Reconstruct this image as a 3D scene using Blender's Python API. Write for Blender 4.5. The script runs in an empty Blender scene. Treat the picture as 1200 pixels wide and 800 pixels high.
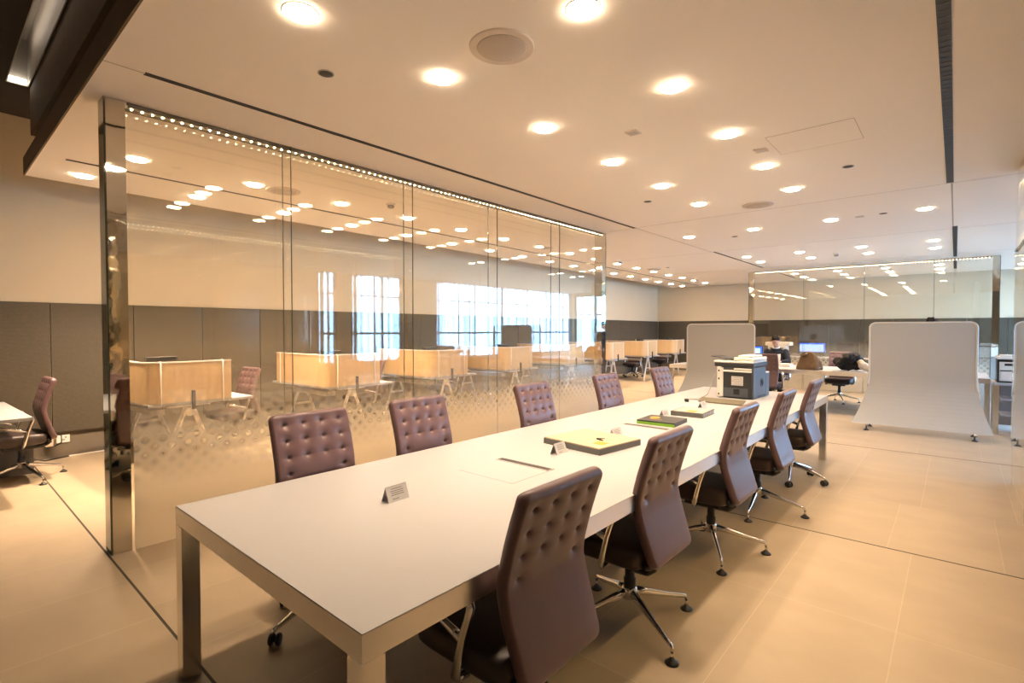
import bpy, bmesh, math, random
from mathutils import Vector, Matrix
random.seed(7)
PI = math.pi
R = math.radians
SC = bpy.context.scene
COL = SC.collection

# ------------------------------------------------------------------ camera, world, exposure
cam_d = bpy.data.cameras.new('camera')
cam = bpy.data.objects.new('camera', cam_d)
COL.objects.link(cam)
cam_d.sensor_width = 36.0
cam_d.lens = 18.0
cam_d.clip_start = 0.05
cam.location = (0, 0, 1.5)
cam.rotation_euler = (R(90 - 1.337), 0, R(40.9 - 90))
SC.camera = cam

vs = SC.view_settings
SC.display_settings.display_device = 'sRGB'
vs.view_transform = 'Standard'
vs.look = 'None'
vs.gamma = 1.0
vs.use_curve_mapping = False
vs.exposure = 2.42
cy = SC.cycles
cy.use_denoising = True
cy.max_bounces = 10
cy.diffuse_bounces = 5
cy.glossy_bounces = 6
cy.transmission_bounces = 6
cy.transparent_max_bounces = 24
cy.caustics_reflective = False
cy.caustics_refractive = False
cy.sample_clamp_indirect = 4.0
cy.use_light_tree = True

LAMP_W = 2.35                      # one ceiling downlight
LAMP_C = (1.0, 0.745, 0.505)
BACK_W = 12.0                      # a downlight over the desks behind the glass
LED_W = 1.6                       # one metre of LED strip in the glass partitions
WORLD_S = 5.5
world = bpy.data.worlds.new('sky')
SC.world = world
world.use_nodes = True
wn = world.node_tree
_tc = wn.nodes.new('ShaderNodeTexCoord')            # blue sky above, dim ground below the horizon
_sp = wn.nodes.new('ShaderNodeSeparateXYZ')
_mr = wn.nodes.new('ShaderNodeMapRange')
_mr.inputs[1].default_value, _mr.inputs[2].default_value = -0.35, -0.10
_mx = wn.nodes.new('ShaderNodeMix')
_mx.data_type = 'RGBA'
_mx.inputs[6].default_value = (0.05, 0.06, 0.07, 1)
_mx.inputs[7].default_value = (0.28, 0.56, 1.0, 1)
wn.links.new(_tc.outputs['Generated'], _sp.inputs[0])
wn.links.new(_sp.outputs['Z'], _mr.inputs[0])
wn.links.new(_mr.outputs[0], _mx.inputs[0])
wn.links.new(_mx.outputs[2], wn.nodes['Background'].inputs[0])
wn.nodes['Background'].inputs[1].default_value = WORLD_S

# ------------------------------------------------------------------ materials
def srgb(r, g, b):
    f = lambda c: (c / 255 / 12.92) if c <= 10.31 else (((c / 255) + 0.055) / 1.055) ** 2.4
    return (f(r), f(g), f(b), 1)

def mat(name, col, rough=0.5, metal=0.0, emit=None, emit_s=0, noise=None, bump=None, spec=0.5, coat=0):
    m = bpy.data.materials.new(name)
    m.use_nodes = True
    nt = m.node_tree
    b = nt.nodes['Principled BSDF']
    b.inputs['Base Color'].default_value = col
    b.inputs['Roughness'].default_value = rough
    b.inputs['Metallic'].default_value = metal
    b.inputs['Specular IOR Level'].default_value = spec
    b.inputs['Coat Weight'].default_value = coat
    if emit:
        b.inputs['Emission Color'].default_value = emit
        b.inputs['Emission Strength'].default_value = emit_s
    tc = None
    if noise or bump:
        tc = nt.nodes.new('ShaderNodeTexCoord')
    if noise:
        sc_, amt, stretch = noise
        mp = nt.nodes.new('ShaderNodeMapping')
        mp.inputs['Scale'].default_value = stretch
        nz = nt.nodes.new('ShaderNodeTexNoise')
        nz.inputs['Scale'].default_value = sc_
        nz.inputs['Detail'].default_value = 5
        mx = nt.nodes.new('ShaderNodeMix')
        mx.data_type = 'RGBA'
        mx.inputs[6].default_value = tuple(c * (1 - amt) for c in col[:3]) + (1,)
        mx.inputs[7].default_value = tuple(min(1, c * (1 + amt)) for c in col[:3]) + (1,)
        nt.links.new(tc.outputs['Object'], mp.inputs[0])
        nt.links.new(mp.outputs[0], nz.inputs['Vector'])
        nt.links.new(nz.outputs[0], mx.inputs[0])
        nt.links.new(mx.outputs[2], b.inputs['Base Color'])
    if bump:
        sc_, st, dist = bump
        nz2 = nt.nodes.new('ShaderNodeTexNoise')
        nz2.inputs['Scale'].default_value = sc_
        nz2.inputs['Detail'].default_value = 3
        bp = nt.nodes.new('ShaderNodeBump')
        bp.inputs['Strength'].default_value = st
        bp.inputs['Distance'].default_value = dist
        nt.links.new(tc.outputs['Object'], nz2.inputs['Vector'])
        nt.links.new(nz2.outputs[0], bp.inputs['Height'])
        nt.links.new(bp.outputs[0], b.inputs['Normal'])
    return m

M = {}
M['plaster'] = mat('ceiling_plaster', (0.89, 0.84, 0.77, 1), 0.9, noise=(1.2, 0.015, (1, 1, 1)))
M['wall'] = mat('wall_paint', (0.76, 0.63, 0.44, 1), 0.9, noise=(2.0, 0.03, (1, 1, 1)))
M['soffit_dark'] = mat('dark_bronze', (0.15, 0.11, 0.065, 1), 0.85, noise=(6, 0.15, (1, 1, 1)))
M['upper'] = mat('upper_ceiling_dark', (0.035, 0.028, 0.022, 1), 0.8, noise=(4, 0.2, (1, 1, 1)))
M['cove'] = mat('cove_paint', (0.42, 0.39, 0.34, 1), 0.5, noise=(3, 0.05, (1, 1, 1)))
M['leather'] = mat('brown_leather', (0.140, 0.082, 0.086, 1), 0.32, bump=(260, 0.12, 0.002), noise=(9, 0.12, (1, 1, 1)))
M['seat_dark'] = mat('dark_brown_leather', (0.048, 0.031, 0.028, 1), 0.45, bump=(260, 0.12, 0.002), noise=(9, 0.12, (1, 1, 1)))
M['chrome'] = mat('polished_aluminium', (0.78, 0.76, 0.73, 1), 0.13, 1.0, noise=(30, 0.03, (1, 1, 1)))
M['mirror'] = mat('polished_steel', (0.72, 0.69, 0.63, 1), 0.03, 1.0, bump=(3.0, 0.15, 0.02), noise=(1, 0.02, (1, 1, 1)))
M['satin'] = mat('satin_aluminium', (0.78, 0.75, 0.70, 1), 0.22, 1.0, noise=(40, 0.03, (1, 1, 1)))
M['brushed'] = mat('brushed_aluminium', (0.80, 0.77, 0.72, 1), 0.30, 1.0, noise=(40, 0.03, (1, 1, 1)))
_nt = M['brushed'].node_tree
_cv = _nt.nodes.new('ShaderNodeCombineXYZ')
_cv.inputs[2].default_value = 1.0
_nt.nodes['Principled BSDF'].inputs['Anisotropic'].default_value = 0.85
_nt.links.new(_cv.outputs[0], _nt.nodes['Principled BSDF'].inputs['Tangent'])
M['black'] = mat('black_plastic', (0.014, 0.013, 0.013, 1), 0.45, noise=(20, 0.1, (1, 1, 1)))
M['laminate'] = mat('white_laminate', (0.395, 0.39, 0.405, 1), 0.38, noise=(3, 0.01, (1, 1, 1)))
M['white'] = mat('white_plastic', (0.80, 0.76, 0.70, 1), 0.4, noise=(8, 0.02, (1, 1, 1)))
M['white_metal'] = mat('white_painted_metal', (0.78, 0.74, 0.68, 1), 0.35, noise=(8, 0.02, (1, 1, 1)))
M['paper'] = mat('paper', (0.58, 0.56, 0.54, 1), 0.8, noise=(20, 0.03, (1, 1, 1)))
M['ink'] = mat('grey_ink', (0.25, 0.23, 0.22, 1), 0.8, noise=(20, 0.1, (1, 1, 1)))
M['wood'] = mat('maple_veneer', (0.64, 0.45, 0.25, 1), 0.45, noise=(3.0, 0.16, (9, 9, 0.7)))
M['wood_pale'] = mat('pale_wood_top', (0.46, 0.37, 0.25, 1), 0.5, noise=(3.0, 0.06, (0.8, 12, 9)))
M['grey_fabric'] = mat('grey_felt', (0.39, 0.385, 0.365, 1), 0.95, noise=(180, 0.12, (1, 1, 1)), bump=(300, 0.2, 0.002))
M['trim_grey'] = mat('grey_piping', (0.56, 0.55, 0.51, 1), 0.7, noise=(50, 0.05, (1, 1, 1)))
M['printer_dark'] = mat('charcoal_plastic', (0.026, 0.027, 0.028, 1), 0.45, noise=(60, 0.1, (1, 1, 1)))
M['printer_grey'] = mat('slate_grey_plastic', (0.075, 0.085, 0.097, 1), 0.45, noise=(60, 0.06, (1, 1, 1)))
M['grey_card'] = mat('grey_card', (0.13, 0.13, 0.12, 1), 0.6, noise=(20, 0.08, (1, 1, 1)))
M['olive'] = mat('olive_metal', (0.13, 0.11, 0.065, 1), 0.4, 0.3, noise=(20, 0.08, (1, 1, 1)))
M['green'] = mat('lime_green_cover', (0.20, 0.45, 0.03, 1), 0.5, noise=(20, 0.05, (1, 1, 1)))
M['orange'] = mat('orange_sticker', (0.62, 0.27, 0.015, 1), 0.6, noise=(20, 0.05, (1, 1, 1)))
M['grey_mid'] = mat('mid_grey', (0.36, 0.34, 0.32, 1), 0.5, noise=(20, 0.05, (1, 1, 1)))
M['speaker'] = mat('speaker_mesh', (0.50, 0.43, 0.36, 1), 0.7, noise=(300, 0.25, (1, 1, 1)))
M['speaker_ring'] = mat('speaker_bezel', (0.66, 0.58, 0.50, 1), 0.6, noise=(20, 0.03, (1, 1, 1)))
M['skin'] = mat('skin', (0.50, 0.27, 0.17, 1), 0.5, noise=(30, 0.06, (1, 1, 1)))
M['hair'] = mat('dark_hair', (0.014, 0.009, 0.007, 1), 0.8, noise=(80, 0.3, (1, 1, 4)), bump=(90, 0.5, 0.01), spec=0.15)
M['sweater'] = mat('charcoal_knit', (0.022, 0.023, 0.030, 1), 0.9, noise=(120, 0.2, (1, 1, 1)), spec=0.15)
M['trousers'] = mat('dark_trousers', (0.016, 0.016, 0.020, 1), 0.9, noise=(60, 0.2, (1, 1, 1)))
M['shirt'] = mat('pale_shirt', (0.65, 0.65, 0.68, 1), 0.8, noise=(40, 0.03, (1, 1, 1)))
M['bag'] = mat('tan_leather', (0.15, 0.080, 0.027, 1), 0.5, noise=(8, 0.25, (1, 1, 1)), bump=(12, 0.5, 0.03))
M['jacket'] = mat('black_padded_cloth', (0.020, 0.017, 0.016, 1), 0.6, noise=(12, 0.3, (1, 1, 1)), bump=(9, 0.7, 0.05), spec=0.15)
M['cream'] = mat('cream_wool', (0.62, 0.52, 0.40, 1), 0.9, noise=(40, 0.1, (1, 1, 1)))
M['bin'] = mat('grey_bin', (0.16, 0.15, 0.14, 1), 0.5, noise=(20, 0.06, (1, 1, 1)))
M['screen_on'] = mat('lit_screen', (0.1, 0.1, 0.12, 1), 0.3, emit=(0.30, 0.45, 1.0, 1), emit_s=0.45, noise=(5, 0.1, (1, 1, 1)))
M['screen_edge'] = mat('lit_screen_border', (0.02, 0.05, 0.3, 1), 0.3, emit=(0.02, 0.10, 0.9, 1), emit_s=0.4, noise=(5, 0.1, (1, 1, 1)))
M['bulb'] = mat('lamp_diffuser', (1, 0.95, 0.85, 1), 0.5, emit=(1.0, 0.775, 0.53, 1), emit_s=16, noise=(5, 0.01, (1, 1, 1)))
M['tube'] = mat('lamp_tube', (1, 0.97, 0.9, 1), 0.5, emit=(1.0, 0.90, 0.78, 1), emit_s=1.2, noise=(5, 0.01, (1, 1, 1)))
M['diode'] = mat('led_diode', (1, 0.95, 0.8, 1), 0.5, emit=(1.0, 0.82, 0.52, 1), emit_s=7, noise=(5, 0.01, (1, 1, 1)))
M['seam'] = mat('dark_seam', (0.05, 0.04, 0.03, 1), 0.9, noise=(20, 0.1, (1, 1, 1)))
M['seam_pale'] = mat('pale_seam', (0.42, 0.36, 0.29, 1), 0.9, noise=(20, 0.1, (1, 1, 1)))
M['frame'] = mat('window_frame', (0.20, 0.20, 0.20, 1), 0.5, 0.3, noise=(20, 0.05, (1, 1, 1)))
M['blind'] = mat('sheer_blind', (0.75, 0.78, 0.80, 1), 0.8, noise=(5, 0.05, (6, 6, 0.3)))
M['acrylic'] = mat('clear_acrylic_edge', (0.86, 0.84, 0.80, 1), 0.2, noise=(20, 0.02, (1, 1, 1)))

def floor_mat():
    m = bpy.data.materials.new('floor_stone_tile')
    m.use_nodes = True
    nt = m.node_tree
    N, L = nt.nodes, nt.links
    b = N['Principled BSDF']
    tc = N.new('ShaderNodeTexCoord')
    mp = N.new('ShaderNodeMapping')           # tile columns run along Y
    mp.inputs['Rotation'].default_value = (0, 0, R(90))
    mp.inputs['Location'].default_value = (0.20, -0.79 + 3.53, 0)
    L.new(tc.outputs['Object'], mp.inputs[0])
    br = N.new('ShaderNodeTexBrick')
    br.inputs['Scale'].default_value = 1
    br.inputs['Brick Width'].default_value = 0.588
    br.inputs['Row Height'].default_value = 1.1767
    br.inputs['Mortar Size'].default_value = 0.0022
    br.inputs['Mortar Smooth'].default_value = 0.3
    br.offset = 0.23
    br.offset_frequency = 3
    br.inputs['Color1'].default_value = (0.370, 0.286, 0.195, 1)
    br.inputs['Color2'].default_value = (0.395, 0.309, 0.214, 1)
    br.inputs['Mortar'].default_value = (0.46, 0.37, 0.265, 1)
    L.new(mp.outputs[0], br.inputs[0])
    mp2 = N.new('ShaderNodeMapping')
    mp2.inputs['Scale'].default_value = (1.6, 1.0, 1)
    L.new(tc.outputs['Object'], mp2.inputs[0])
    nz = N.new('ShaderNodeTexNoise')
    nz.inputs['Scale'].default_value = 2.2
    nz.inputs['Detail'].default_value = 8
    L.new(mp2.outputs[0], nz.inputs['Vector'])
    rm = N.new('ShaderNodeMapRange')
    rm.inputs[1].default_value = 0.3
    rm.inputs[2].default_value = 0.7
    rm.inputs[3].default_value = 0.93
    rm.inputs[4].default_value = 1.06
    L.new(nz.outputs[0], rm.inputs[0])
    mx = N.new('ShaderNodeMix')
    mx.data_type = 'RGBA'
    mx.blend_type = 'MULTIPLY'
    mx.inputs[0].default_value = 1
    L.new(br.outputs[0], mx.inputs[6])
    L.new(rm.outputs[0], mx.inputs[7])
    L.new(mx.outputs[2], b.inputs['Base Color'])
    b.inputs['Roughness'].default_value = 0.5
    b.inputs['Specular IOR Level'].default_value = 0.4
    return m
M['floor'] = floor_mat()

def weave_mat():
    m = bpy.data.materials.new('woven_wall_panel')
    m.use_nodes = True
    nt = m.node_tree
    N, L = nt.nodes, nt.links
    b = N['Principled BSDF']
    tc = N.new('ShaderNodeTexCoord')
    br = N.new('ShaderNodeTexBrick')
    mp = N.new('ShaderNodeMapping')
    mp.inputs['Rotation'].default_value = (R(90), 0, 0)
    L.new(tc.outputs['Object'], mp.inputs[0])
    br.inputs['Scale'].default_value = 1
    br.inputs['Brick Width'].default_value = 0.024
    br.inputs['Row Height'].default_value = 0.012
    br.inputs['Mortar Size'].default_value = 0.0022
    br.inputs['Color1'].default_value = (0.094, 0.077, 0.051, 1)
    br.inputs['Color2'].default_value = (0.113, 0.092, 0.062, 1)
    br.inputs['Mortar'].default_value = (0.063, 0.050, 0.034, 1)
    L.new(mp.outputs[0], br.inputs[0])
    L.new(br.outputs[0], b.inputs['Base Color'])
    b.inputs['Roughness'].default_value = 0.9
    return m
M['weave'] = weave_mat()

def glass_mat(name, frost, axis='X', tint=(0.99, 0.985, 0.965, 1)):
    """clear glass that mirrors like glass; with frost=True a printed white dot screen that fades out upwards"""
    m = bpy.data.materials.new(name)
    m.use_nodes = True
    nt = m.node_tree
    N, L = nt.nodes, nt.links
    for n in list(N):
        N.remove(n)
    out = N.new('ShaderNodeOutputMaterial')
    tr = N.new('ShaderNodeBsdfTransparent')
    tr.inputs[0].default_value = tint
    gl = N.new('ShaderNodeBsdfGlossy')
    gl.inputs['Roughness'].default_value = 0.0
    gl.inputs[0].default_value = (1, 1, 1, 1)
    geo = N.new('ShaderNodeNewGeometry')
    dt = N.new('ShaderNodeVectorMath')
    dt.operation = 'DOT_PRODUCT'
    L.new(geo.outputs['Normal'], dt.inputs[0])
    L.new(geo.outputs['Incoming'], dt.inputs[1])
    def mth(op, a, b=None, clamp=False):
        n = N.new('ShaderNodeMath')
        n.operation = op
        n.use_clamp = clamp
        for i, v in enumerate((a, b)):
            if v is None:
                continue
            if isinstance(v, (int, float)):
                n.inputs[i].default_value = v
            else:
                L.new(v, n.inputs[i])
        return n.outputs[0]
    c = mth('ABSOLUTE', dt.outputs['Value'])
    k = mth('SUBTRACT', 1.0, c, True)
    k5 = mth('POWER', k, 5.0)
    fr = mth('ADD', mth('MULTIPLY', k5, 0.95), 0.045, True)
    mx = N.new('ShaderNodeMixShader')
    L.new(fr, mx.inputs[0])
    L.new(tr.outputs[0], mx.inputs[1])
    L.new(gl.outputs[0], mx.inputs[2])
    last = mx.outputs[0]
    if frost:
        df = N.new('ShaderNodeBsdfDiffuse')
        df.inputs[0].default_value = (0.78, 0.70, 0.56, 1)
        tl = N.new('ShaderNodeBsdfTranslucent')
        tl.inputs[0].default_value = (0.78, 0.70, 0.56, 1)
        m2 = N.new('ShaderNodeMixShader')
        m2.inputs[0].default_value = 0.45
        L.new(df.outputs[0], m2.inputs[1])
        L.new(tl.outputs[0], m2.inputs[2])
        sx = N.new('ShaderNodeSeparateXYZ')
        L.new(geo.outputs['Position'], sx.inputs[0])
        z = sx.outputs['Z']
        u = sx.outputs[axis]
        def ss(a, b_, lo, hi):
            n = N.new('ShaderNodeMapRange')
            n.interpolation_type = 'SMOOTHSTEP'
            n.inputs[1].default_value = a
            n.inputs[2].default_value = b_
            n.inputs[3].default_value = lo
            n.inputs[4].default_value = hi
            L.new(z, n.inputs[0])
            return n.outputs[0]
        base = ss(0.08, 1.26, 0.97, 0.0)
        P = 0.105
        a1 = mth('MULTIPLY', mth('ADD', u, z), PI / P)
        a2 = mth('MULTIPLY', mth('SUBTRACT', u, z), PI / P)
        s = mth('MULTIPLY', mth('SINE', a1), mth('SINE', a2))
        s2 = mth('POWER', mth('ABSOLUTE', s), 1.6)
        win = mth('MULTIPLY', ss(0.36, 0.70, 0.0, 1.0), ss(0.80, 1.10, 1.0, 0.0))
        dots = mth('MULTIPLY', mth('MULTIPLY', s2, win), 0.27)
        fac = mth('SUBTRACT', base, dots, True)
        m3 = N.new('ShaderNodeMixShader')
        L.new(fac, m3.inputs[0])
        L.new(last, m3.inputs[1])
        L.new(m2.outputs[0], m3.inputs[2])
        last = m3.outputs[0]
    L.new(last, out.inputs[0])
    return m
M['glass'] = glass_mat('clear_glass', False)
M['glass_frost_x'] = glass_mat('fritted_glass_long', True, 'X')
M['glass_frost_y'] = glass_mat('fritted_glass_cross', True, 'Y')
M['glass_edge'] = mat('green_glass_edge', (0.10, 0.12, 0.075, 1), 0.08, noise=(6, 0.1, (1, 1, 1)), coat=0.5)

# ------------------------------------------------------------------ mesh helpers
class MB:
    def __init__(self):
        self.v, self.f = [], []
    def add(self, vs_, fs):
        o = len(self.v)
        self.v += [tuple(p) for p in vs_]
        self.f += [tuple(i + o for i in f) for f in fs]
        return self
    def box(self, c, s, rot=None):
        hx, hy, hz = s[0] / 2, s[1] / 2, s[2] / 2
        pts = [Vector((x, y, z)) for x in (-hx, hx) for y in (-hy, hy) for z in (-hz, hz)]
        if rot is not None:
            pts = [rot @ p for p in pts]
        pts = [p + Vector(c) for p in pts]
        return self.add(pts, [(0, 1, 3, 2), (4, 6, 7, 5), (0, 4, 5, 1), (2, 3, 7, 6), (0, 2, 6, 4), (1, 5, 7, 3)])
    def bx(self, x0, x1, y0, y1, z0, z1):
        return self.box(((x0 + x1) / 2, (y0 + y1) / 2, (z0 + z1) / 2), (abs(x1 - x0), abs(y1 - y0), abs(z1 - z0)))
    def tube(self, path, r, n=10, closed=False, flat=1.0):
        path = [Vector(p) for p in path]
        rs = r if isinstance(r, (list, tuple)) else [r] * len(path)
        rings = []
        prev = None
        m = len(path)
        for i, p in enumerate(path):
            if closed:
                d = path[(i + 1) % m] - path[i - 1]
            else:
                d = path[min(i + 1, m - 1)] - path[max(i - 1, 0)]
            d = d.normalized() if d.length > 1e-9 else Vector((0, 0, 1))
            ref = prev if prev is not None else (Vector((0, 0, 1)) if abs(d.z) < 0.9 else Vector((1, 0, 0)))
            a = ref - d * ref.dot(d)
            if a.length < 1e-6:
                a = d.orthogonal()
            a.normalize()
            b = d.cross(a)
            prev = a
            rings.append([p + (a * math.cos(2 * PI * k / n) + b * flat * math.sin(2 * PI * k / n)) * rs[i] for k in range(n)])
        vs_ = [q for rg in rings for q in rg]
        fs = []
        cnt = m if closed else m - 1
        for i in range(cnt):
            for k in range(n):
                j = (i + 1) % m
                fs.append((i * n + k, i * n + (k + 1) % n, j * n + (k + 1) % n, j * n + k))
        if not closed:
            fs.append(tuple(reversed(range(n))))
            fs.append(tuple(range((m - 1) * n, m * n)))
        return self.add(vs_, fs)
    def lathe(self, prof, c=(0, 0, 0), n=24, axis='Z'):
        vs_, fs = [], []
        m = len(prof)
        for (r, h) in prof:
            for k in range(n):
                a = 2 * PI * k / n
                p = (r * math.cos(a), r * math.sin(a), h)
                if axis == 'X':
                    p = (p[2], p[0], p[1])
                elif axis == 'Y':
                    p = (p[1], p[2], p[0])
                vs_.append((p[0] + c[0], p[1] + c[1], p[2] + c[2]))
        for i in range(m - 1):
            for k in range(n):
                fs.append((i * n + k, i * n + (k + 1) % n, (i + 1) * n + (k + 1) % n, (i + 1) * n + k))
        fs.append(tuple(reversed(range(n))))
        fs.append(tuple(range((m - 1) * n, m * n)))
        return self.add(vs_, fs)
    def ell(self, c, r, nu=16, nv=10, rot=None):
        vs_, fs = [], []
        for j in range(nv + 1):
            t = PI * j / nv
            for k in range(nu):
                a = 2 * PI * k / nu
                p = Vector((r[0] * math.sin(t) * math.cos(a), r[1] * math.sin(t) * math.sin(a), r[2] * math.cos(t)))
                if rot is not None:
                    p = rot @ p
                vs_.append(p + Vector(c))
        for j in range(nv):
            for k in range(nu):
                fs.append((j * nu + k, (j + 1) * nu + k, (j + 1) * nu + (k + 1) % nu, j * nu + (k + 1) % nu))
        return self.add(vs_, fs)
    def prism(self, poly, z0, z1):
        n = len(poly)
        vs_ = [(x, y, z0) for x, y in poly] + [(x, y, z1) for x, y in poly]
        fs = [tuple(reversed(range(n))), tuple(range(n, 2 * n))]
        fs += [(k, (k + 1) % n, n + (k + 1) % n, n + k) for k in range(n)]
        return self.add(vs_, fs)
    def strip(self, pts, z0, z1, t):
        """upright wall of thickness t that follows pts (open polyline in plan)"""
        n = len(pts)
        L_, R_ = [], []
        for i in range(n):
            a = Vector(pts[max(i - 1, 0)]).to_2d()
            b = Vector(pts[min(i + 1, n - 1)]).to_2d()
            d = (b - a).normalized()
            nn = Vector((-d.y, d.x))
            p = Vector(pts[i]).to_2d()
            L_.append(p + nn * t / 2)
            R_.append(p - nn * t / 2)
        poly = [(p.x, p.y) for p in L_] + [(p.x, p.y) for p in reversed(R_)]
        vs_, fs = [], []
        for z in (z0, z1):
            for p in L_:
                vs_.append((p.x, p.y, z))
            for p in R_:
                vs_.append((p.x, p.y, z))
        N2 = 2 * n
        for i in range(n - 1):
            fs.append((i, i + 1, N2 + i + 1, N2 + i))
            fs.append((n + i + 1, n + i, N2 + n + i, N2 + n + i + 1))
            fs.append((i + 1, i, n + i, n + i + 1))
            fs.append((N2 + i, N2 + i + 1, N2 + n + i + 1, N2 + n + i))
        fs.append((0, N2, N2 + n, n))
        fs.append((n - 1, 2 * n - 1, N2 + 2 * n - 1, N2 + n - 1))
        return self.add(vs_, fs)
    def mesh(self, name, m, smooth=False):
        me = bpy.data.meshes.new(name)
        me.from_pydata([tuple(p) for p in self.v], [], self.f)
        bm = bmesh.new()
        bm.from_mesh(me)
        bmesh.ops.recalc_face_normals(bm, faces=bm.faces)
        bm.to_mesh(me)
        bm.free()
        me.materials.append(m)
        if smooth:
            for p in me.polygons:
                p.use_smooth = True
        me.update()
        return me

def inst(me, name, parent=None, loc=(0, 0, 0), rot=(0, 0, 0), bevel=0, seg=2, autos=False):
    o = bpy.data.objects.new(name, me)
    COL.objects.link(o)
    if parent is not None:
        o.parent = parent
    o.location = loc
    o.rotation_euler = rot
    if bevel:
        b = o.modifiers.new('bevel', 'BEVEL')
        b.width = bevel
        b.segments = seg
        b.limit_method = 'ANGLE'
        b.angle_limit = R(40)
        for p in me.polygons:
            p.use_smooth = True
        w = o.modifiers.new('wn', 'WEIGHTED_NORMAL')
        w.keep_sharp = True
    return o

def obj(name, mb, m, parent=None, smooth=False, bevel=0, loc=(0, 0, 0), rot=(0, 0, 0), seg=2):
    return inst(mb.mesh(name, m, smooth), name, parent, loc, rot, bevel, seg)

def tag(o, label, cat, group=None):
    o['label'] = label
    o['category'] = cat
    if group:
        o['group'] = group
    return o

def thing(name, label, cat, loc=(0, 0, 0), rz=0, group=None):
    o = bpy.data.objects.new(name, None)
    COL.objects.link(o)
    o.empty_display_size = 0.05
    o.location = loc
    o.rotation_euler = (0, 0, rz)
    return tag(o, label, cat, group)

def struct(o):
    o['kind'] = 'structure'
    return o

def kids(o):
    return [c for c in bpy.data.objects if c.parent == o]

def copy_tree(o, parent=None):
    c = o.copy()
    COL.objects.link(c)
    c.parent = parent
    for ch in kids(o):
        copy_tree(ch, c)
    return c

def light_area(name, loc, rot, sx, sy, watts, col, shape='RECTANGLE', spread=180, parent=None):
    d = bpy.data.lights.new(name, 'AREA')
    d.shape = shape
    d.size = sx
    d.size_y = sy
    d.energy = watts
    d.color = col
    d.spread = R(spread)
    o = bpy.data.objects.new(name, d)
    COL.objects.link(o)
    o.location = loc
    o.rotation_euler = rot
    if parent is not None:
        o.parent = parent
    return o

ORD = ['first', 'second', 'third', 'fourth', 'fifth', 'sixth', 'seventh', 'eighth', 'ninth', 'tenth', 'eleventh',
       'twelfth', 'thirteenth', 'fourteenth', 'fifteenth', 'sixteenth', 'seventeenth']

# ------------------------------------------------------------------ the setting
CZ = 3.02        # underside of the main ceiling
UZ = 3.87        # underside of the upper ceiling
DR = 0.042       # the back zone runs slightly oblique to the table
def back(x, y0):
    return y0 + DR * (x - 1.3)
BA = math.atan(DR)
XF = 18.55       # far wall
XB = -4.0        # wall behind the camera
YR = -4.0        # window wall

struct(obj('floor', MB().bx(XB, XF + 0.2, YR - 0.2, 9.2, -0.2, 0), M['floor']))
jf = MB()
for x in (0.79, 4.32, 7.85, 11.38, 14.91):
    jf.bx(x - 0.006, x + 0.006, YR, 8.7, 0, 0.0012)
struct(obj('trim_1', jf, M['seam']))                      # movement joints in the stone floor

yl0, yl1 = back(XB, 7.95), back(XF, 7.95)
struct(obj('wall_left', MB().prism([(XB, yl0), (XF, yl1), (XF, yl1 + 0.2), (XB, yl0 + 0.2)], 0, UZ), M['wall']))
FY0, FY1, FZ0, FZ1 = -3.8, -1.42, 0.12, 2.95
wfm = MB().bx(XF, XF + 0.2, FY1, yl1 + 0.2, 0, UZ).bx(XF, XF + 0.2, YR - 0.2, FY0, 0, UZ)
wfm.bx(XF, XF + 0.2, FY0, FY1, 0, FZ0).bx(XF, XF + 0.2, FY0, FY1, FZ1, UZ)
struct(obj('wall_far', wfm, M['wall']))
struct(obj('wall_back', MB().bx(XB - 0.2, XB, YR - 0.2, 9.0, 0, UZ), M['wall']))
# upper ceiling with a light trough
uc = MB()
TX0, TX1, TY1 = 0.57, 0.735, 6.9
uc.bx(XB, TX0, YR - 0.2, 9.0, UZ, UZ + 0.2)
uc.bx(TX1, XF + 0.2, YR - 0.2, 9.0, UZ, UZ + 0.2)
uc.bx(TX0, TX1, TY1, 9.0, UZ, UZ + 0.2)
struct(obj('ceiling_upper', uc, M['upper']))
tr = MB()
tr.bx(TX0, TX0 + 0.008, YR, TY1, UZ + 0.002, UZ + 0.45)
tr.bx(TX1 - 0.008, TX1, YR, TY1, UZ + 0.002, UZ + 0.45)
tr.bx(TX0, TX1, YR, TY1, UZ + 0.45, UZ + 0.47)
tr.bx(TX0, TX1, TY1 - 0.008, TY1, UZ + 0.002, UZ + 0.45)
tr.bx(TX0, TX1, YR, YR + 0.008, UZ + 0.002, UZ + 0.45)
struct(obj('trim_2', tr, M['cove']))
# main ceiling slab
EX = 0.70
slab_poly = [(EX, -3.98), (17.98, -3.98), (17.98, 7.83), (EX, back(EX, 6.99))]
struct(obj('ceiling', MB().prism(slab_poly, CZ, CZ + 0.12), M['plaster']))
fa = MB()
fa.bx(EX - 0.012, EX, -3.98, back(EX, 6.99), CZ, CZ + 0.17)          # lower lip
fa.bx(EX + 0.09, EX + 0.12, -3.98, back(EX, 6.95), CZ + 0.12, CZ + 0.42)
fa.bx(EX + 0.045, EX + 0.12, -3.98, back(EX, 6.97), CZ + 0.40, UZ)
struct(obj('trim_3', fa, M['soffit_dark']))
# bay seams in the ceiling
sm = MB()
for x in (7.03, 10.2, 13.55):
    sm.bx(x - 0.003, x + 0.003, -2.5, 4.1 if x < 7.1 else 7.2, CZ - 0.001, CZ)
sm.bx(7.03, 10.2, 3.642, 3.650, CZ - 0.0012, CZ)
sm.bx(EX, 0.9, 3.66, 3.666, CZ - 0.0012, CZ)
sm.bx(7.03, 9.98, 0.045, 0.060, CZ - 0.0012, CZ)
struct(obj('trim_4', sm, M['seam_pale']))

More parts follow.
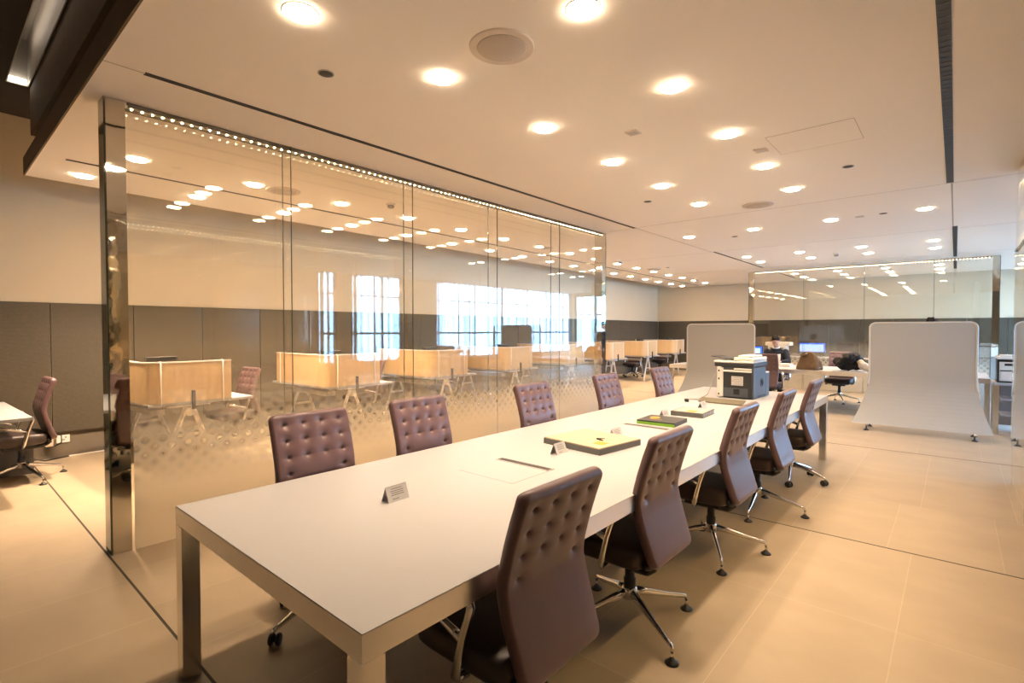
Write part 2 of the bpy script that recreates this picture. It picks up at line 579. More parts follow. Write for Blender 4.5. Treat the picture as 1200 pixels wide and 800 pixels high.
# woven wainscot panels on the left and far walls
def wainscot():
    w = MB()
    L_ = 0.80
    x = 0.98 - 3 * L_
    t = 0.04
    while x < XF - 0.05:
        x0, x1 = x + 0.004, min(x + L_ - 0.004, XF - 0.03)
        y0, y1 = back(x0, 7.95), back(x1, 7.95)
        w.prism([(x0, y0 - t), (x1, y1 - t), (x1, y1 - 0.001), (x0, y0 - 0.001)], 0.30, 1.81)
        x += L_
    return w
struct(obj('trim_5', wainscot(), M['weave']))
wf = MB()
y = yl1 - 0.06
while y > FY1 + 0.05:
    wf.bx(XF - 0.04, XF - 0.001, max(y - 0.796, FY1), y, 0.30, 1.81)
    y -= 0.804
M['weave_far'] = M['weave']
struct(obj('trim_6', wf, M['weave']))
sb = MB()
sb.prism([(XB, back(XB, 7.95) - 0.012), (XF, yl1 - 0.012), (XF, yl1 - 0.001), (XB, back(XB, 7.95) - 0.001)], 0, 0.30)
struct(obj('baseboard_left', sb, mat('dark_plinth', (0.16, 0.13, 0.095, 1), 0.7, noise=(10, 0.08, (1, 1, 1)))))
struct(obj('baseboard_far', MB().bx(XF - 0.012, XF - 0.001, FY1, yl1 - 0.03, 0, 0.30), bpy.data.materials['dark_plinth']))

# window wall
WZ0, WZ1 = 0.55, 3.06
OPEN = [(6.86, 7.26), (7.86, 9.40), (10.95, 18.3)]
ww = MB()
ww.bx(XB, XF, YR - 0.2, YR, 0, WZ0)
ww.bx(XB, XF, YR - 0.2, YR, WZ1, UZ)
xs = [XB] + [v for o_ in OPEN for v in o_] + [XF]
for i in range(0, len(xs), 2):
    ww.bx(xs[i], xs[i + 1], YR - 0.2, YR, WZ0, WZ1)
struct(obj('wall_right', ww, M['wall']))
for i, (a, b) in enumerate(OPEN):
    fr = MB()
    zt = 2.45
    for z0, z1 in ((WZ0, WZ0 + 0.06), (zt - 0.02, zt + 0.02), (WZ1 - 0.05, WZ1), (1.36, 1.42)):
        fr.bx(a, b, YR - 0.14, YR - 0.06, z0, z1)
    n = max(1, round((b - a) / 1.6))
    for k in range(n + 1):
        xm = a + 0.03 + (b - a - 0.06) * k / n
        fr.bx(xm - 0.03, xm + 0.03, YR - 0.14, YR - 0.06, WZ0, WZ1)
    w_ = struct(obj('window_%d' % (i + 1), fr, M['frame']))
    obj('pane', MB().bx(a, b, YR - 0.106, YR - 0.094, WZ0, WZ1), M['glass'], w_)
    bl = MB()
    x = a + 0.08
    while x < b - 0.12:
        wd = random.choice((0.05, 0.09, 0.13))
        bl.bx(x, x + wd, YR - 0.035, YR - 0.028, WZ0, WZ1 - 0.03)
        x += wd + random.choice((0.14, 0.24, 0.36))
    obj('blind', bl, M['blind'], w_)
    pl = light_area('daylight_%d' % (i + 1), ((a + b) / 2, YR - 0.19, (WZ0 + WZ1) / 2), (R(-90), 0, 0), b - a, WZ1 - WZ0, 1, (1, 1, 1))
    pl.data.cycles.is_portal = True
fr = MB()
for (a, b, c, d) in ((FY0, FY0 + 0.06, FZ0, FZ1), (FY1 - 0.06, FY1, FZ0, FZ1), (-2.64, -2.58, FZ0, FZ1), (FY0, FY1, FZ0, FZ0 + 0.06), (FY0, FY1, FZ1 - 0.06, FZ1), (FY0, FY1, 2.1, 2.16)):
    fr.bx(XF + 0.06, XF + 0.14, a, b, c, d)
w_ = struct(obj('window_4', fr, M['frame']))
obj('pane', MB().bx(XF + 0.094, XF + 0.106, FY0, FY1, FZ0, FZ1), M['glass'], w_)
pl = light_area('daylight_4', (XF + 0.19, (FY0 + FY1) / 2, (FZ0 + FZ1) / 2), (0, R(90), 0), FZ1 - FZ0, FY1 - FY0, 1, (1, 1, 1))
pl.data.cycles.is_portal = True
# light trough lamp
light_area('trough_lamp', (TX0 + 0.02, 1.5, UZ + 0.30), (0, R(-75), 0), 0.04, 10.0, 1.6, (1.0, 0.82, 0.66))
le = tag(obj('trough_lamp_end', MB().bx(TX0 + 0.02, TX1 - 0.02, TY1 - 0.06, TY1 - 0.02, UZ + 0.01, UZ + 0.05), M['tube'], bevel=0.004),
         'bright lamp tube end glowing in the dark upper ceiling trough', 'lamp')

# ------------------------------------------------------------------ glass partitions
def glass_partition(name, label, length, seams, axis_mat, loc, rz, thick=0.16, n_led=100, glow=1.0, spread=95, height=CZ):
    """built along local +X from 0..length, front face at y=0, back face at y=thick"""
    t = thing(name, label, 'glass partition', loc, rz)
    g = 0.010
    xs = [0.13] + seams + [length - 0.13]
    for i in range(len(xs) - 1):
        a, b = xs[i] + 0.0025, xs[i + 1] - 0.0025
        obj('glass_pane', MB().bx(a, b, 0, g, 0.004, height), M[axis_mat], t)
        obj('glass_pane', MB().bx(a, b, thick - g, thick, 0.004, height), M['glass'], t)
    for s in seams:
        obj('joint', MB().bx(s - 0.002, s + 0.002, 0, g, 0.004, height).bx(s - 0.002, s + 0.002, thick - g, thick, 0.004, height),
            M['glass_edge'], t)
    for x0 in (0.0, length - 0.13):
        pb = MB().bx(x0 + 0.012, x0 + 0.118, 0.012, thick - 0.012, 0, height)
        obj('end_post', pb, M['mirror'], t)
        gp = MB().bx(x0 + 0.002, x0 + 0.128, 0, g, 0.004, height).bx(x0 + 0.002, x0 + 0.128, thick - g, thick, 0.004, height)
        obj('end_pane', gp, M['glass'], t)
        xe = x0 if x0 == 0 else length
        sg = 1 if x0 == 0 else -1
        e = MB().bx(xe, xe + sg * 0.010, 0.010, thick - 0.010, 0.0, height)
        obj('end_edge', e, M['glass_edge'], t)
    ch = MB().bx(0.13, length - 0.13, 0.012, 0.026, height - 0.018, height - 0.001)
    ch.bx(0.13, length - 0.13, thick - 0.026, thick - 0.012, height - 0.018, height - 0.001)
    obj('head_channel', ch, M['soffit_dark'], t)
    st = obj('led_strip', MB().bx(0.15, length - 0.15, thick / 2 - 0.014, thick / 2 + 0.014, height - 0.012, height - 0.001), M['soffit_dark'], t)
    dm = MB().ell((0, 0, 0), (0.008, 0.008, 0.006), 8, 4).mesh('diode', M['diode'], True)
    for k in range(n_led):
        x = 0.17 + (length - 0.34) * k / (n_led - 1)
        inst(dm, 'diode', st, (x, thick / 2, height - 0.019))
    L_ = length - 0.3
    light_area('strip_glow', (length / 2, thick / 2, height - 0.04), (0, 0, 0), L_, 0.03, LED_W * glow * L_ / 3, (1.0, 0.70, 0.36), spread=spread, parent=t)
    return t

glass_partition('glass_partition', 'long double glazed partition with a frosted dotted base left of the white table',
                6.34, [2.04 - 0.8, 3.305 - 0.8, 4.58 - 0.8, 5.87 - 0.8], 'glass_frost_x', (0.80, 4.20, 0), 0)
glass_partition('glass_partition', 'far glass partition across the room behind the second table',
                4.88, [1.05, 2.32, 3.58], 'glass_frost_y', (14.66, -0.68, 0), R(90), n_led=80)
glass_partition('glass_partition', 'glass partition with frosted base at the right edge of the photo',
                5.2, [1.35, 2.6, 3.85], 'glass_frost_x', (1.72, -0.58, 0), 0, n_led=80, glow=5.4, spread=104)

# ------------------------------------------------------------------ conference tables
TZ = 0.74
def conference_table(label, x0, x1, y0, y1, mid=False):
    t = thing('conference_table', label, 'table', ((x0 + x1) / 2, (y0 + y1) / 2, 0))
    hx, hy = (x1 - x0) / 2, (y1 - y0) / 2
    obj('tabletop', MB().bx(-hx + 0.002, hx - 0.002, -hy + 0.002, hy - 0.002, TZ - 0.010, TZ), M['laminate'], t)
    ap = MB()
    w = 0.07
    z0, z1 = TZ - 0.075, TZ - 0.002
    zu = TZ - 0.0102
    ap.bx(-hx, hx, -hy, -hy + 0.0018, z0, z1).bx(-hx, hx, hy - 0.0018, hy, z0, z1)
    ap.bx(-hx, -hx + 0.0018, -hy + 0.0018, hy - 0.0018, z0, z1).bx(hx - 0.0018, hx, -hy + 0.0018, hy - 0.0018, z0, z1)
    ap.bx(-hx + 0.0018, hx - 0.0018, -hy + 0.0018, -hy + 0.03, z0, zu).bx(-hx + 0.0018, hx - 0.0018, hy - 0.03, hy - 0.0018, z0, zu)
    ap.bx(-hx + 0.0018, -hx + 0.03, -hy + 0.03, hy - 0.03, z0, zu).bx(hx - 0.03, hx - 0.0018, -hy + 0.03, hy - 0.03, z0, zu)
    obj('apron', ap, M['brushed'], t)
    for sx in (-1, 1):
        for sy in (-1, 1):
            cx_, cy_ = sx * (hx - w / 2), sy * (hy - w / 2)
            obj('leg', MB().bx(cx_ - w / 2, cx_ + w / 2, cy_ - w / 2, cy_ + w / 2, 0, z0), M['satin'], t, bevel=0.0015)
    obj('joint', MB().bx(-0.0012, 0.0012, -hy, hy, TZ, TZ + 0.0003), M['seam_pale'], t)
    return t

T1 = conference_table('long white conference table with metal edge in the foreground', 0.705, 6.843, 1.105, 2.53)
tcx, tcy = (0.705 + 6.843) / 2, (1.105 + 2.53) / 2
for (x, y) in ((2.215, 1.83), (3.70, 1.82)):
    lid = obj('cable_hatch', MB().bx(-0.15, 0.15, -0.19, 0.19, TZ, TZ + 0.0012), M['laminate'], T1, loc=(x - tcx - 0.17, y - tcy, 0))
    fr_ = obj('cable_slot', MB().bx(-0.03, 0.03, -0.19, 0.19, TZ, TZ + 0.003), M['grey_mid'], T1, loc=(x - tcx, y - tcy, 0))
    obj('brush', MB().bx(-0.018, 0.018, -0.18, 0.18, TZ + 0.0032, TZ + 0.0045), M['black'], fr_)
fl = obj('cable_hatch', MB().bx(-0.055, 0.055, -0.225, 0.225, -0.008, 0.0), M['olive'], T1, loc=(5.38 - tcx, 1.81 - tcy, TZ + 0.028), rot=(0, R(-18), 0), bevel=0.003)
T2 = conference_table('second white conference table standing crosswise beyond the mobile screens', 10.78, 12.25, -0.42, 4.75)

# ------------------------------------------------------------------ office chairs
def chair_back_mesh():
    W = 0.445
    ctrl = [(-0.225, 0.400), (-0.205, 0.46), (-0.170, 0.57), (-0.146, 0.66), (-0.142, 0.71), (-0.158, 0.79), (-0.190, 0.90), (-0.226, 1.015)]
    zs = [0.400, 0.403, 0.409, 0.418, 0.43]
    zs += [0.43 + (0.67 - 0.43) * k / 16 for k in range(1, 17)] + [0.67 + (0.985 - 0.67) * k / 64 for k in range(1, 65)] + [0.995, 1.003, 1.010, 1.014, 1.015]
    def cen(z):
        for i in range(len(ctrl) - 1):
            if z <= ctrl[i + 1][1] + 1e-9:
                t = (z - ctrl[i][1]) / (ctrl[i + 1][1] - ctrl[i][1])
                p0 = ctrl[max(i - 1, 0)][0]; p1 = ctrl[i][0]; p2 = ctrl[i + 1][0]; p3 = ctrl[min(i + 2, len(ctrl) - 1)][0]
                return 0.5 * (2 * p1 + (p2 - p0) * t + (2 * p0 - 5 * p1 + 4 * p2 - p3) * t * t + (3 * p1 - p0 - 3 * p2 + p3) * t ** 3)
        return ctrl[-1][0]
    rows = [(0.955, 4), (0.875, 4), (0.795, 4), (0.715, 2)]
    tufts = []
    for z, n in rows:
        for k in ((0, 1, 2, 3) if n == 4 else (0, 3)):
            tufts.append((-0.153 + 0.102 * k, z))
    NF = 72
    us = [math.sin((k / (NF - 1) - 0.5) * PI * 0.92) / math.sin(0.46 * PI) for k in range(NF)]
    us = [0.5 * a + 0.5 * (2 * k / (NF - 1) - 1) for k, a in enumerate(us)]
    vs_, fs = [], []
    per = None
    for z in zs:
        y0 = cen(z)
        e = 0.004
        dy = (cen(min(z + e, 1.015)) - cen(max(z - e, 0.4))) / (min(z + e, 1.015) - max(z - e, 0.4))
        nrm = Vector((0, 1, -dy)).normalized()           # towards the sitter
        w = W / 2
        if z < 0.60:
            w = W / 2 - 0.010 * (0.60 - z) / 0.2
        rc = 0.035
        if z > 1.015 - rc:
            q = z - (1.015 - rc)
            w = w - rc + math.sqrt(max(rc * rc - q * q, 0))
        rb = 0.05
        if z < 0.40 + rb:
            q = (0.40 + rb) - z
            w = w - rb + math.sqrt(max(rb * rb - q * q, 0))
        th = 0.026
        if z > 0.985:
            th = 0.026 * math.sqrt(max(0.0, 1 - ((z - 0.985) / 0.030) ** 2)) + 0.002
        if z < 0.43:
            th = 0.026 * math.sqrt(max(0.0, 1 - ((0.43 - z) / 0.030) ** 2)) + 0.002
        ring = []
        def dent(x):
            d = 0
            for (tx, tz) in tufts:
                r2 = (x - tx) ** 2 + (z - tz) ** 2
                if r2 < 0.01:
                    d += 0.013 * math.exp(-r2 / (2 * 0.0062 ** 2)) + 0.0085 * math.exp(-r2 / (2 * 0.020 ** 2))
                    # fold creases running sideways from each button
                    if abs(z - tz) < 0.01:
                        d += 0.0022 * math.exp(-((z - tz) / 0.005) ** 2) * math.exp(-((x - tx) / 0.035) ** 2)
            return d
        for u in us:
            x = u * (w - 0.012)
            hh = th * (1 - 0.10 * abs(u) ** 6)
            ring.append(Vector((x, y0, z)) + nrm * (hh - min(dent(x), th * 0.8)))
        for k in (1, 2, 3):
            a = PI * k / 4
            ring.append(Vector((w - 0.012 + 0.012 * math.sin(a), y0, z)) + nrm * (th * 0.9 * math.cos(a)))
        for u in reversed(us):
            x = u * (w - 0.012)
            hh = th * (1 - 0.10 * abs(u) ** 6)
            ring.append(Vector((x, y0, z)) - nrm * (hh - min(dent(x), th * 0.8)))
        for k in (1, 2, 3):
            a = PI * k / 4
            ring.append(Vector((-(w - 0.012) - 0.012 * math.sin(a), y0, z)) - nrm * (th * 0.9 * math.cos(a)))
        per = len(ring)
        vs_ += ring
    for i in range(len(zs) - 1):
        for k in range(per):
            fs.append((i * per + k, i * per + (k + 1) % per, (i + 1) * per + (k + 1) % per, (i + 1) * per + k))
    fs.append(tuple(reversed(range(per))))
    fs.append(tuple(range((len(zs) - 1) * per, len(zs) * per)))
    return MB().add(vs_, fs).mesh('backrest', M['leather'], True)

def seat_mesh():
    vs_, fs = [], []
    n = 40
    lev = [(0.375, 0.86), (0.380, 0.93), (0.395, 0.985), (0.42, 1.0), (0.445, 1.0), (0.462, 0.985), (0.474, 0.95), (0.480, 0.86), (0.482, 0.5)]
    for z, s in lev:
        for k in range(n):
            a = 2 * PI * k / n
            ca, sa = math.cos(a), math.sin(a)
            ex = 0.30
            x = 0.235 * s * math.copysign(abs(ca) ** ex, ca)
            y = 0.235 * s * math.copysign(abs(sa) ** ex, sa)
            dz = 0.0
            if z > 0.45:
                dz = -0.02 * max(0, (y - 0.08) / 0.16) ** 2
            vs_.append((x, y + 0.06, z + dz))
    m = len(lev)
    for i in range(m - 1):
        for k in range(n):
            fs.append((i * n + k, i * n + (k + 1) % n, (i + 1) * n + (k + 1) % n, (i + 1) * n + k))
    fs.append(tuple(reversed(range(n))))
    fs.append(tuple(range((m - 1) * n, m * n)))
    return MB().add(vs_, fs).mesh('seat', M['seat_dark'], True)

def arm_mesh(s):
    b = MB()
    x = s * 0.262
    b.tube([(s * 0.20, 0.02, 0.365), (s * 0.245, 0.02, 0.368), (x, 0.015, 0.39), (x, 0.0, 0.45), (x, -0.02, 0.53), (x, -0.045, 0.60), (x, -0.055, 0.635),
            (x, -0.045, 0.657), (x, -0.015, 0.668), (x, 0.02, 0.670)],
           [0.015, 0.017, 0.020, 0.020, 0.019, 0.019, 0.020, 0.019, 0.016, 0.010], 12, flat=0.75)
    b.tube([(x, -0.010, 0.52), (x, 0.04, 0.535), (x, 0.12, 0.560), (x, 0.19, 0.578), (x, 0.205, 0.576)], [0.016, 0.013, 0.013, 0.013, 0.008], 10)
    return b.mesh('armrest', M['chrome'], True)

CH = {}
CH['back'] = chair_back_mesh()
CH['seat'] = seat_mesh()
CH['arm'] = [arm_mesh(-1), arm_mesh(1)]
CH['carrier'] = [MB().tube([(s * 0.13, -0.10, 0.352), (s * 0.14, -0.165, 0.362), (s * 0.14, -0.200, 0.388)], [0.02, 0.022, 0.018], 10).mesh('back_bracket', M['black'], True) for s in (-1, 1)]
rest = MB().ell((0, -0.178, 0.402), (0.205, 0.045, 0.042), 24, 12)
CH['lumbar'] = rest.mesh('back_edge', M['black'], True)
mech = MB().bx(-0.11, 0.11, -0.15, 0.14, 0.325, 0.374)
mech.tube([(0.11, 0.06, 0.345), (0.235, 0.06, 0.345)], 0.006, 8).tube([(0.21, 0.06, 0.345), (0.245, 0.06, 0.345)], 0.012, 8)
CH['mech'] = mech.mesh('tilt_mechanism', M['black'])
CH['col'] = MB().lathe([(0.030, 0.16), (0.030, 0.23), (0.024, 0.235), (0.024, 0.30), (0.034, 0.305), (0.034, 0.33)]).mesh('gas_column', M['black'], True)
CH['hub'] = MB().lathe([(0.026, 0.125), (0.038, 0.13), (0.042, 0.16), (0.036, 0.185), (0.030, 0.19)]).mesh('hub', M['chrome'], True)
def base_leg(glide):
    b = MB()
    end = 0.345 if glide else 0.315
    zt = 0.085
    b.tube([(0.025, 0, 0.158), (0.10, 0, 0.142), (0.22, 0, 0.108), (end - 0.03, 0, 0.084), (end - 0.008, 0, 0.079), (end + 0.004, 0, 0.070), (end + 0.006, 0, 0.05 if glide else 0.062)],
           [0.024, 0.020, 0.015, 0.012, 0.0115, 0.010, 0.009], 10, flat=0.9)
    if glide:
        b.tube([(end + 0.006, 0, 0.055), (end + 0.006, 0, 0.018)], 0.007, 8)
    return b.mesh('base_leg', M['chrome'], True)
CH['legG'] = base_leg(True)
CH['legC'] = base_leg(False)
CH['glide'] = MB().lathe([(0.031, 0.0), (0.032, 0.006), (0.022, 0.014), (0.012, 0.022), (0.009, 0.028)], n=18).mesh('glide', M['black'], True)
cs = MB()
for s in (-1, 1):
    cs.lathe([(0.0235, -0.009), (0.028, -0.006), (0.029, 0), (0.028, 0.006), (0.0235, 0.009)], (0, s * 0.017, 0.029), 20, 'Y')
cs.tube([(0, -0.012, 0.029), (0, 0.012, 0.029)], 0.012, 10)
cs.tube([(0.01, 0, 0.034), (0.012, 0, 0.060)], 0.008, 8)
CH['caster'] = cs.mesh('caster', M['black'], True)

def office_chair(label, x, y, rz, kind='G', rise=0.0, spin=30, group='brown tufted office chairs', mats=None):
    """rz = 0 faces +Y"""
    t = thing('office_chair', label, 'chair', (x, y, 0), rz, group)
    up = (0, 0, rise)
    inst(CH['seat'], 'seat', t, up)
    inst(CH['back'], 'backrest', t, up)
    inst(CH['lumbar'], 'back_edge', t, up)
    for c in CH['carrier']:
        inst(c, 'back_bracket', t, up)
    inst(CH['arm'][0], 'armrest', t, up)
    inst(CH['arm'][1], 'armrest', t, up)
    inst(CH['mech'], 'tilt_mechanism', t, up, bevel=0.008)
    inst(CH['col'], 'gas_column', t, up)
    inst(CH['hub'], 'hub', t, up)
    n = 4 if kind == 'G' else 5
    for k in range(n):
        a = R(spin) + 2 * PI * k / n - rz
        lg = inst(CH['legG' if kind == 'G' else 'legC'], 'base_leg', t, (0, 0, 0), (0, 0, a))
        if kind == 'G':
            inst(CH['glide'], 'glide', lg, (0.351, 0, 0))
        else:
            inst(CH['caster'], 'caster', lg, (0.309, 0, 0), (0, 0, random.uniform(-1.2, 1.2)))
    return t

GR = 'tufted brown leather office chairs around the long white table'
for lab, x, y, kd, sp in [
    ('brown tufted office chair nearest the camera, on the right side of the long table', 1.37, 1.185, 'C', 18),
    ('second brown tufted chair from the camera on the right side of the long table', 2.36, 1.245, 'G', 60),
    ('third brown tufted chair from the camera on the right side of the long table', 3.50, 1.24, 'G', 30),
    ('fourth brown tufted chair from the camera on the right side of the long table', 4.56, 1.235, 'G', 5),
    ('brown tufted chair at the far end of the right side, daylight on its back', 5.68, 1.235, 'C', -25),
]:
    office_chair(lab, x, y, 0, kd, 0.0, sp, GR)
for lab, x, y, kd, sp in [
    ('brown tufted chair nearest the camera, between the long table and the glass', 1.385, 2.445, 'C', 40),
    ('second tufted chair from the camera along the glass side of the long table', 2.13, 2.445, 'C', 10),
    ('third tufted chair from the camera along the glass side of the long table', 3.32, 2.44, 'C', 55),
    ('fourth tufted chair along the glass side, beside the end of the glass partition', 4.50, 2.44, 'C', 20),
    ('purplish tufted chair at the far end of the glass side, before the left mobile screen', 5.75, 2.44, 'C', 0),
]:
    office_chair(lab, x, y, PI, kd, 0.04, sp, GR)

# ------------------------------------------------------------------ things on the long table
def tent_card(x, y, rz, label):
    t = thing('tent_card', label, 'sign', (x, y, TZ), rz, 'tent cards on the long table')
    w, h, d = 0.115, 0.066, 0.026
    sh = MB()
    for s in (-1, 1):
        a = [(-w / 2, s * d, 0.0), (w / 2, s * d, 0.0), (w / 2, 0, h), (-w / 2, 0, h)]
        b_ = [(p[0], p[1] - s * 0.0012, p[2]) for p in a]
        sh.add(a + b_, [(0, 1, 2, 3), (7, 6, 5, 4), (0, 4, 5, 1), (1, 5, 6, 2), (2, 6, 7, 3), (3, 7, 4, 0)])
    obj('card', sh, M['paper'], t)
    ln = MB()
    th = math.atan2(d, h)
    for i, (f, wd) in enumerate(((0.80, 0.50), (0.66, 0.62), (0.54, 0.56), (0.42, 0.60), (0.18, 0.30))):
        z = h * f
        yy = -d * (1 - f)
        rot = Matrix.Rotation(-th, 3, 'X')
        ln.box((0.0 if i < 4 else -0.015, yy - 0.0006, z), (w * wd, 0.0006, 0.0035), rot)
    obj('printed_lines', ln, M['ink'], t)
    return t
tent_card(1.38, 1.885, R(2), 'white tent card standing alone at the near end of the long table')
tent_card(2.56, 1.835, R(2), 'white tent card in front of the flat wooden box')
tent_card(3.20, 1.80, R(-3), 'white tent card behind the flat wooden box')
tent_card(4.22, 1.90, R(-3), 'white tent card beside the black and green book')
tent_card(4.94, 1.84, R(-3), 'white tent card behind the grey book near the printer')

wb = thing('wooden_box', 'flat grey sided box with pale wooden lid on the long table', 'box', (2.905, 1.815, TZ), R(-7))
obj('box_body', MB().bx(-0.215, 0.215, -0.235, 0.235, 0, 0.036), M['grey_card'], wb, bevel=0.001)
obj('lid', MB().bx(-0.213, 0.213, -0.233, 0.233, 0.036, 0.043), M['wood_pale'], wb, bevel=0.001)
obj('orange_label', MB().bx(-0.13, -0.055, -0.185, -0.110, 0.043, 0.0438), M['orange'], wb)
obj('handle_slot', MB().tube([(-0.03, -0.115, 0.046), (-0.022, -0.06, 0.049), (0.03, -0.085, 0.0455)], [0.004, 0.005, 0.002], 8), M['black'], wb)

bk = thing('book', 'black book with lime green spine on the long table', 'book', (3.95, 1.80, TZ), R(4))
obj('cover', MB().bx(-0.15, 0.15, -0.155, 0.155, 0.0, 0.032), M['printer_dark'], bk, bevel=0.0015)
obj('spine', MB().bx(-0.152, -0.149, -0.155, 0.155, 0.002, 0.022), M['green'], bk)
obj('cover_print', MB().lathe([(0.042, 0.0322), (0.040, 0.0328)], (0.03, 0.07, 0), 20).bx(-0.06, -0.045, -0.02, 0.08, 0.0322, 0.0326), M['orange'], bk)

bg = thing('book', 'thick grey book with orange label near the black printer', 'book', (4.52, 1.77, TZ), R(3))
obj('cover', MB().bx(-0.165, 0.165, -0.14, 0.14, 0.0, 0.004).bx(-0.165, 0.165, -0.14, 0.14, 0.036, 0.040).bx(-0.165, -0.16, -0.14, 0.14, 0.0, 0.04), M['grey_card'], bg)
obj('pages', MB().bx(-0.158, 0.160, -0.135, 0.135, 0.004, 0.036), M['grey_mid'], bg)
lb = MB()
for k in range(5):
    lb.bx(-0.12 + 0.055 * k, -0.095 + 0.055 * k, -0.1365, -0.1352, 0.006, 0.034)
obj('edge_marks', lb, M['paper'], bg)
obj('cover_panel', MB().bx(-0.15, 0.155, -0.13, 0.13, 0.04, 0.0405), M['grey_mid'], bg)
obj('orange_label', MB().bx(-0.13, -0.03, -0.06, 0.02, 0.0405, 0.0411), M['orange'], bg)

# big printer, its rear towards the camera
pr = thing('printer', 'charcoal multifunction printer with white scanner lid on the long table', 'printer', (6.13, 1.815, TZ), R(-2))
bd = MB()
bd.bx(-0.25, 0.16, -0.185, 0.165, 0.006, 0.345)
bd.bx(0.16, 0.29, -0.185, 0.165, 0.006, 0.265)
obj('body', bd, M['printer_grey'], pr, bevel=0.006)
obj('foot_rail', MB().bx(-0.22, 0.26, -0.17, 0.15, 0.0, 0.006), M['black'], pr)
rp = obj('rear_panel', MB().bx(-0.262, -0.25, -0.165, 0.135, 0.012, 0.285), M['printer_dark'], pr, bevel=0.003)
obj('rear_lower_door', MB().bx(-0.266, -0.262, -0.13, 0.13, 0.016, 0.115), M['printer_grey'], rp, bevel=0.001)
obj('rear_port', MB().bx(-0.269, -0.265, -0.045, 0.02, 0.045, 0.105), M['black'], rp)
lb = obj('paper_label', MB().bx(-0.2635, -0.262, -0.08, 0.045, 0.145, 0.245), M['paper'], rp)
pl = MB()
for k, (a, b) in enumerate(((-0.07, 0.03), (-0.07, 0.035), (-0.06, 0.03), (-0.075, 0.02), (-0.07, 0.03))):
    pl.bx(-0.2645, -0.2634, a, b, 0.228 - 0.018 * k, 0.232 - 0.018 * k)
pl.bx(-0.2645, -0.2634, -0.079, 0.044, 0.192, 0.195)
obj('printed_lines', pl, M['ink'], lb)
obj('side_column', MB().bx(-0.262, -0.10, 0.165, 0.205, 0.006, 0.345).bx(-0.264, -0.25, 0.135, 0.165, 0.01, 0.335), M['white'], pr, bevel=0.004)
prt = MB()
for z in (0.03, 0.20, 0.29):
    prt.bx(-0.265, -0.261, 0.175, 0.19, z, z + 0.02)
obj('side_ports', prt, M['black'], pr)
obj('exit_tray', MB().bx(-0.268, -0.252, -0.165, 0.155, 0.292, 0.312).bx(-0.266, -0.252, -0.165, 0.02, 0.318, 0.335), M['white'], pr, bevel=0.003)
obj('scanner_base', MB().bx(-0.26, 0.22, -0.185, 0.235, 0.348, 0.390), M['printer_dark'], pr, bevel=0.008)
obj('scanner_lid', MB().bx(-0.26, 0.22, -0.18, 0.245, 0.390, 0.412), M['white'], pr, bevel=0.008)
obj('document_feeder', MB().bx(-0.245, 0.20, -0.185, 0.03, 0.412, 0.452).bx(-0.20, 0.16, -0.15, 0.0, 0.452, 0.475), M['white'], pr, bevel=0.010)
obj('feeder_tray', MB().box((-0.02, 0.18, 0.440), (0.28, 0.27, 0.006), Matrix.Rotation(R(6), 3, 'X')).bx(-0.04, 0.0, 0.04, 0.06, 0.41, 0.44), M['black'], pr)
obj('front_cap', MB().bx(0.17, 0.28, -0.188, 0.16, 0.265, 0.28), M['white'], pr, bevel=0.004)
em = MB()
em.tube([(0.02 + 0.045 * math.cos(a * PI / 12), -0.186, 0.17 + 0.045 * math.sin(a * PI / 12)) for a in range(24)], 0.003, 6, closed=True)
em.tube([(0.005, -0.187, 0.20), (0.015, -0.187, 0.15)], 0.003, 6).tube([(0.03, -0.187, 0.19), (0.038, -0.187, 0.14)], 0.003, 6)
obj('round_emblem', em, M['printer_dark'], pr)
obj('side_recess', MB().bx(-0.10, 0.16, -0.1865, -0.184, 0.012, 0.035), M['black'], pr)

cb = obj('power_cable', MB().tube([(5.87, 2.035, 1.02), (5.845, 2.06, 0.95), (5.84, 2.08, 0.86), (5.78, 2.10, 0.77), (5.66, 2.12, 0.747), (5.52, 2.10, 0.747), (5.45, 2.17, 0.747), (5.38, 2.19, 0.750), (5.40, 2.12, 0.752), (5.47, 2.08, 0.747)], 0.0055, 8), M['grey_mid'], smooth=True)
tag(cb, 'grey power cable trailing from the back of the black printer', 'cable')
pg = thing('power_plug', 'small black plug lying at the end of the grey printer cable', 'plug', (5.29, 2.14, TZ), R(30))
obj('plug_body', MB().bx(-0.03, 0.03, -0.02, 0.02, 0, 0.03), M['black'], pg, bevel=0.006)
pins = MB()
for yy in (-0.011, 0.011):
    pins.bx(0.03, 0.048, yy - 0.003, yy + 0.003, 0.014, 0.018)
obj('pin', pins, M['chrome'], pg)

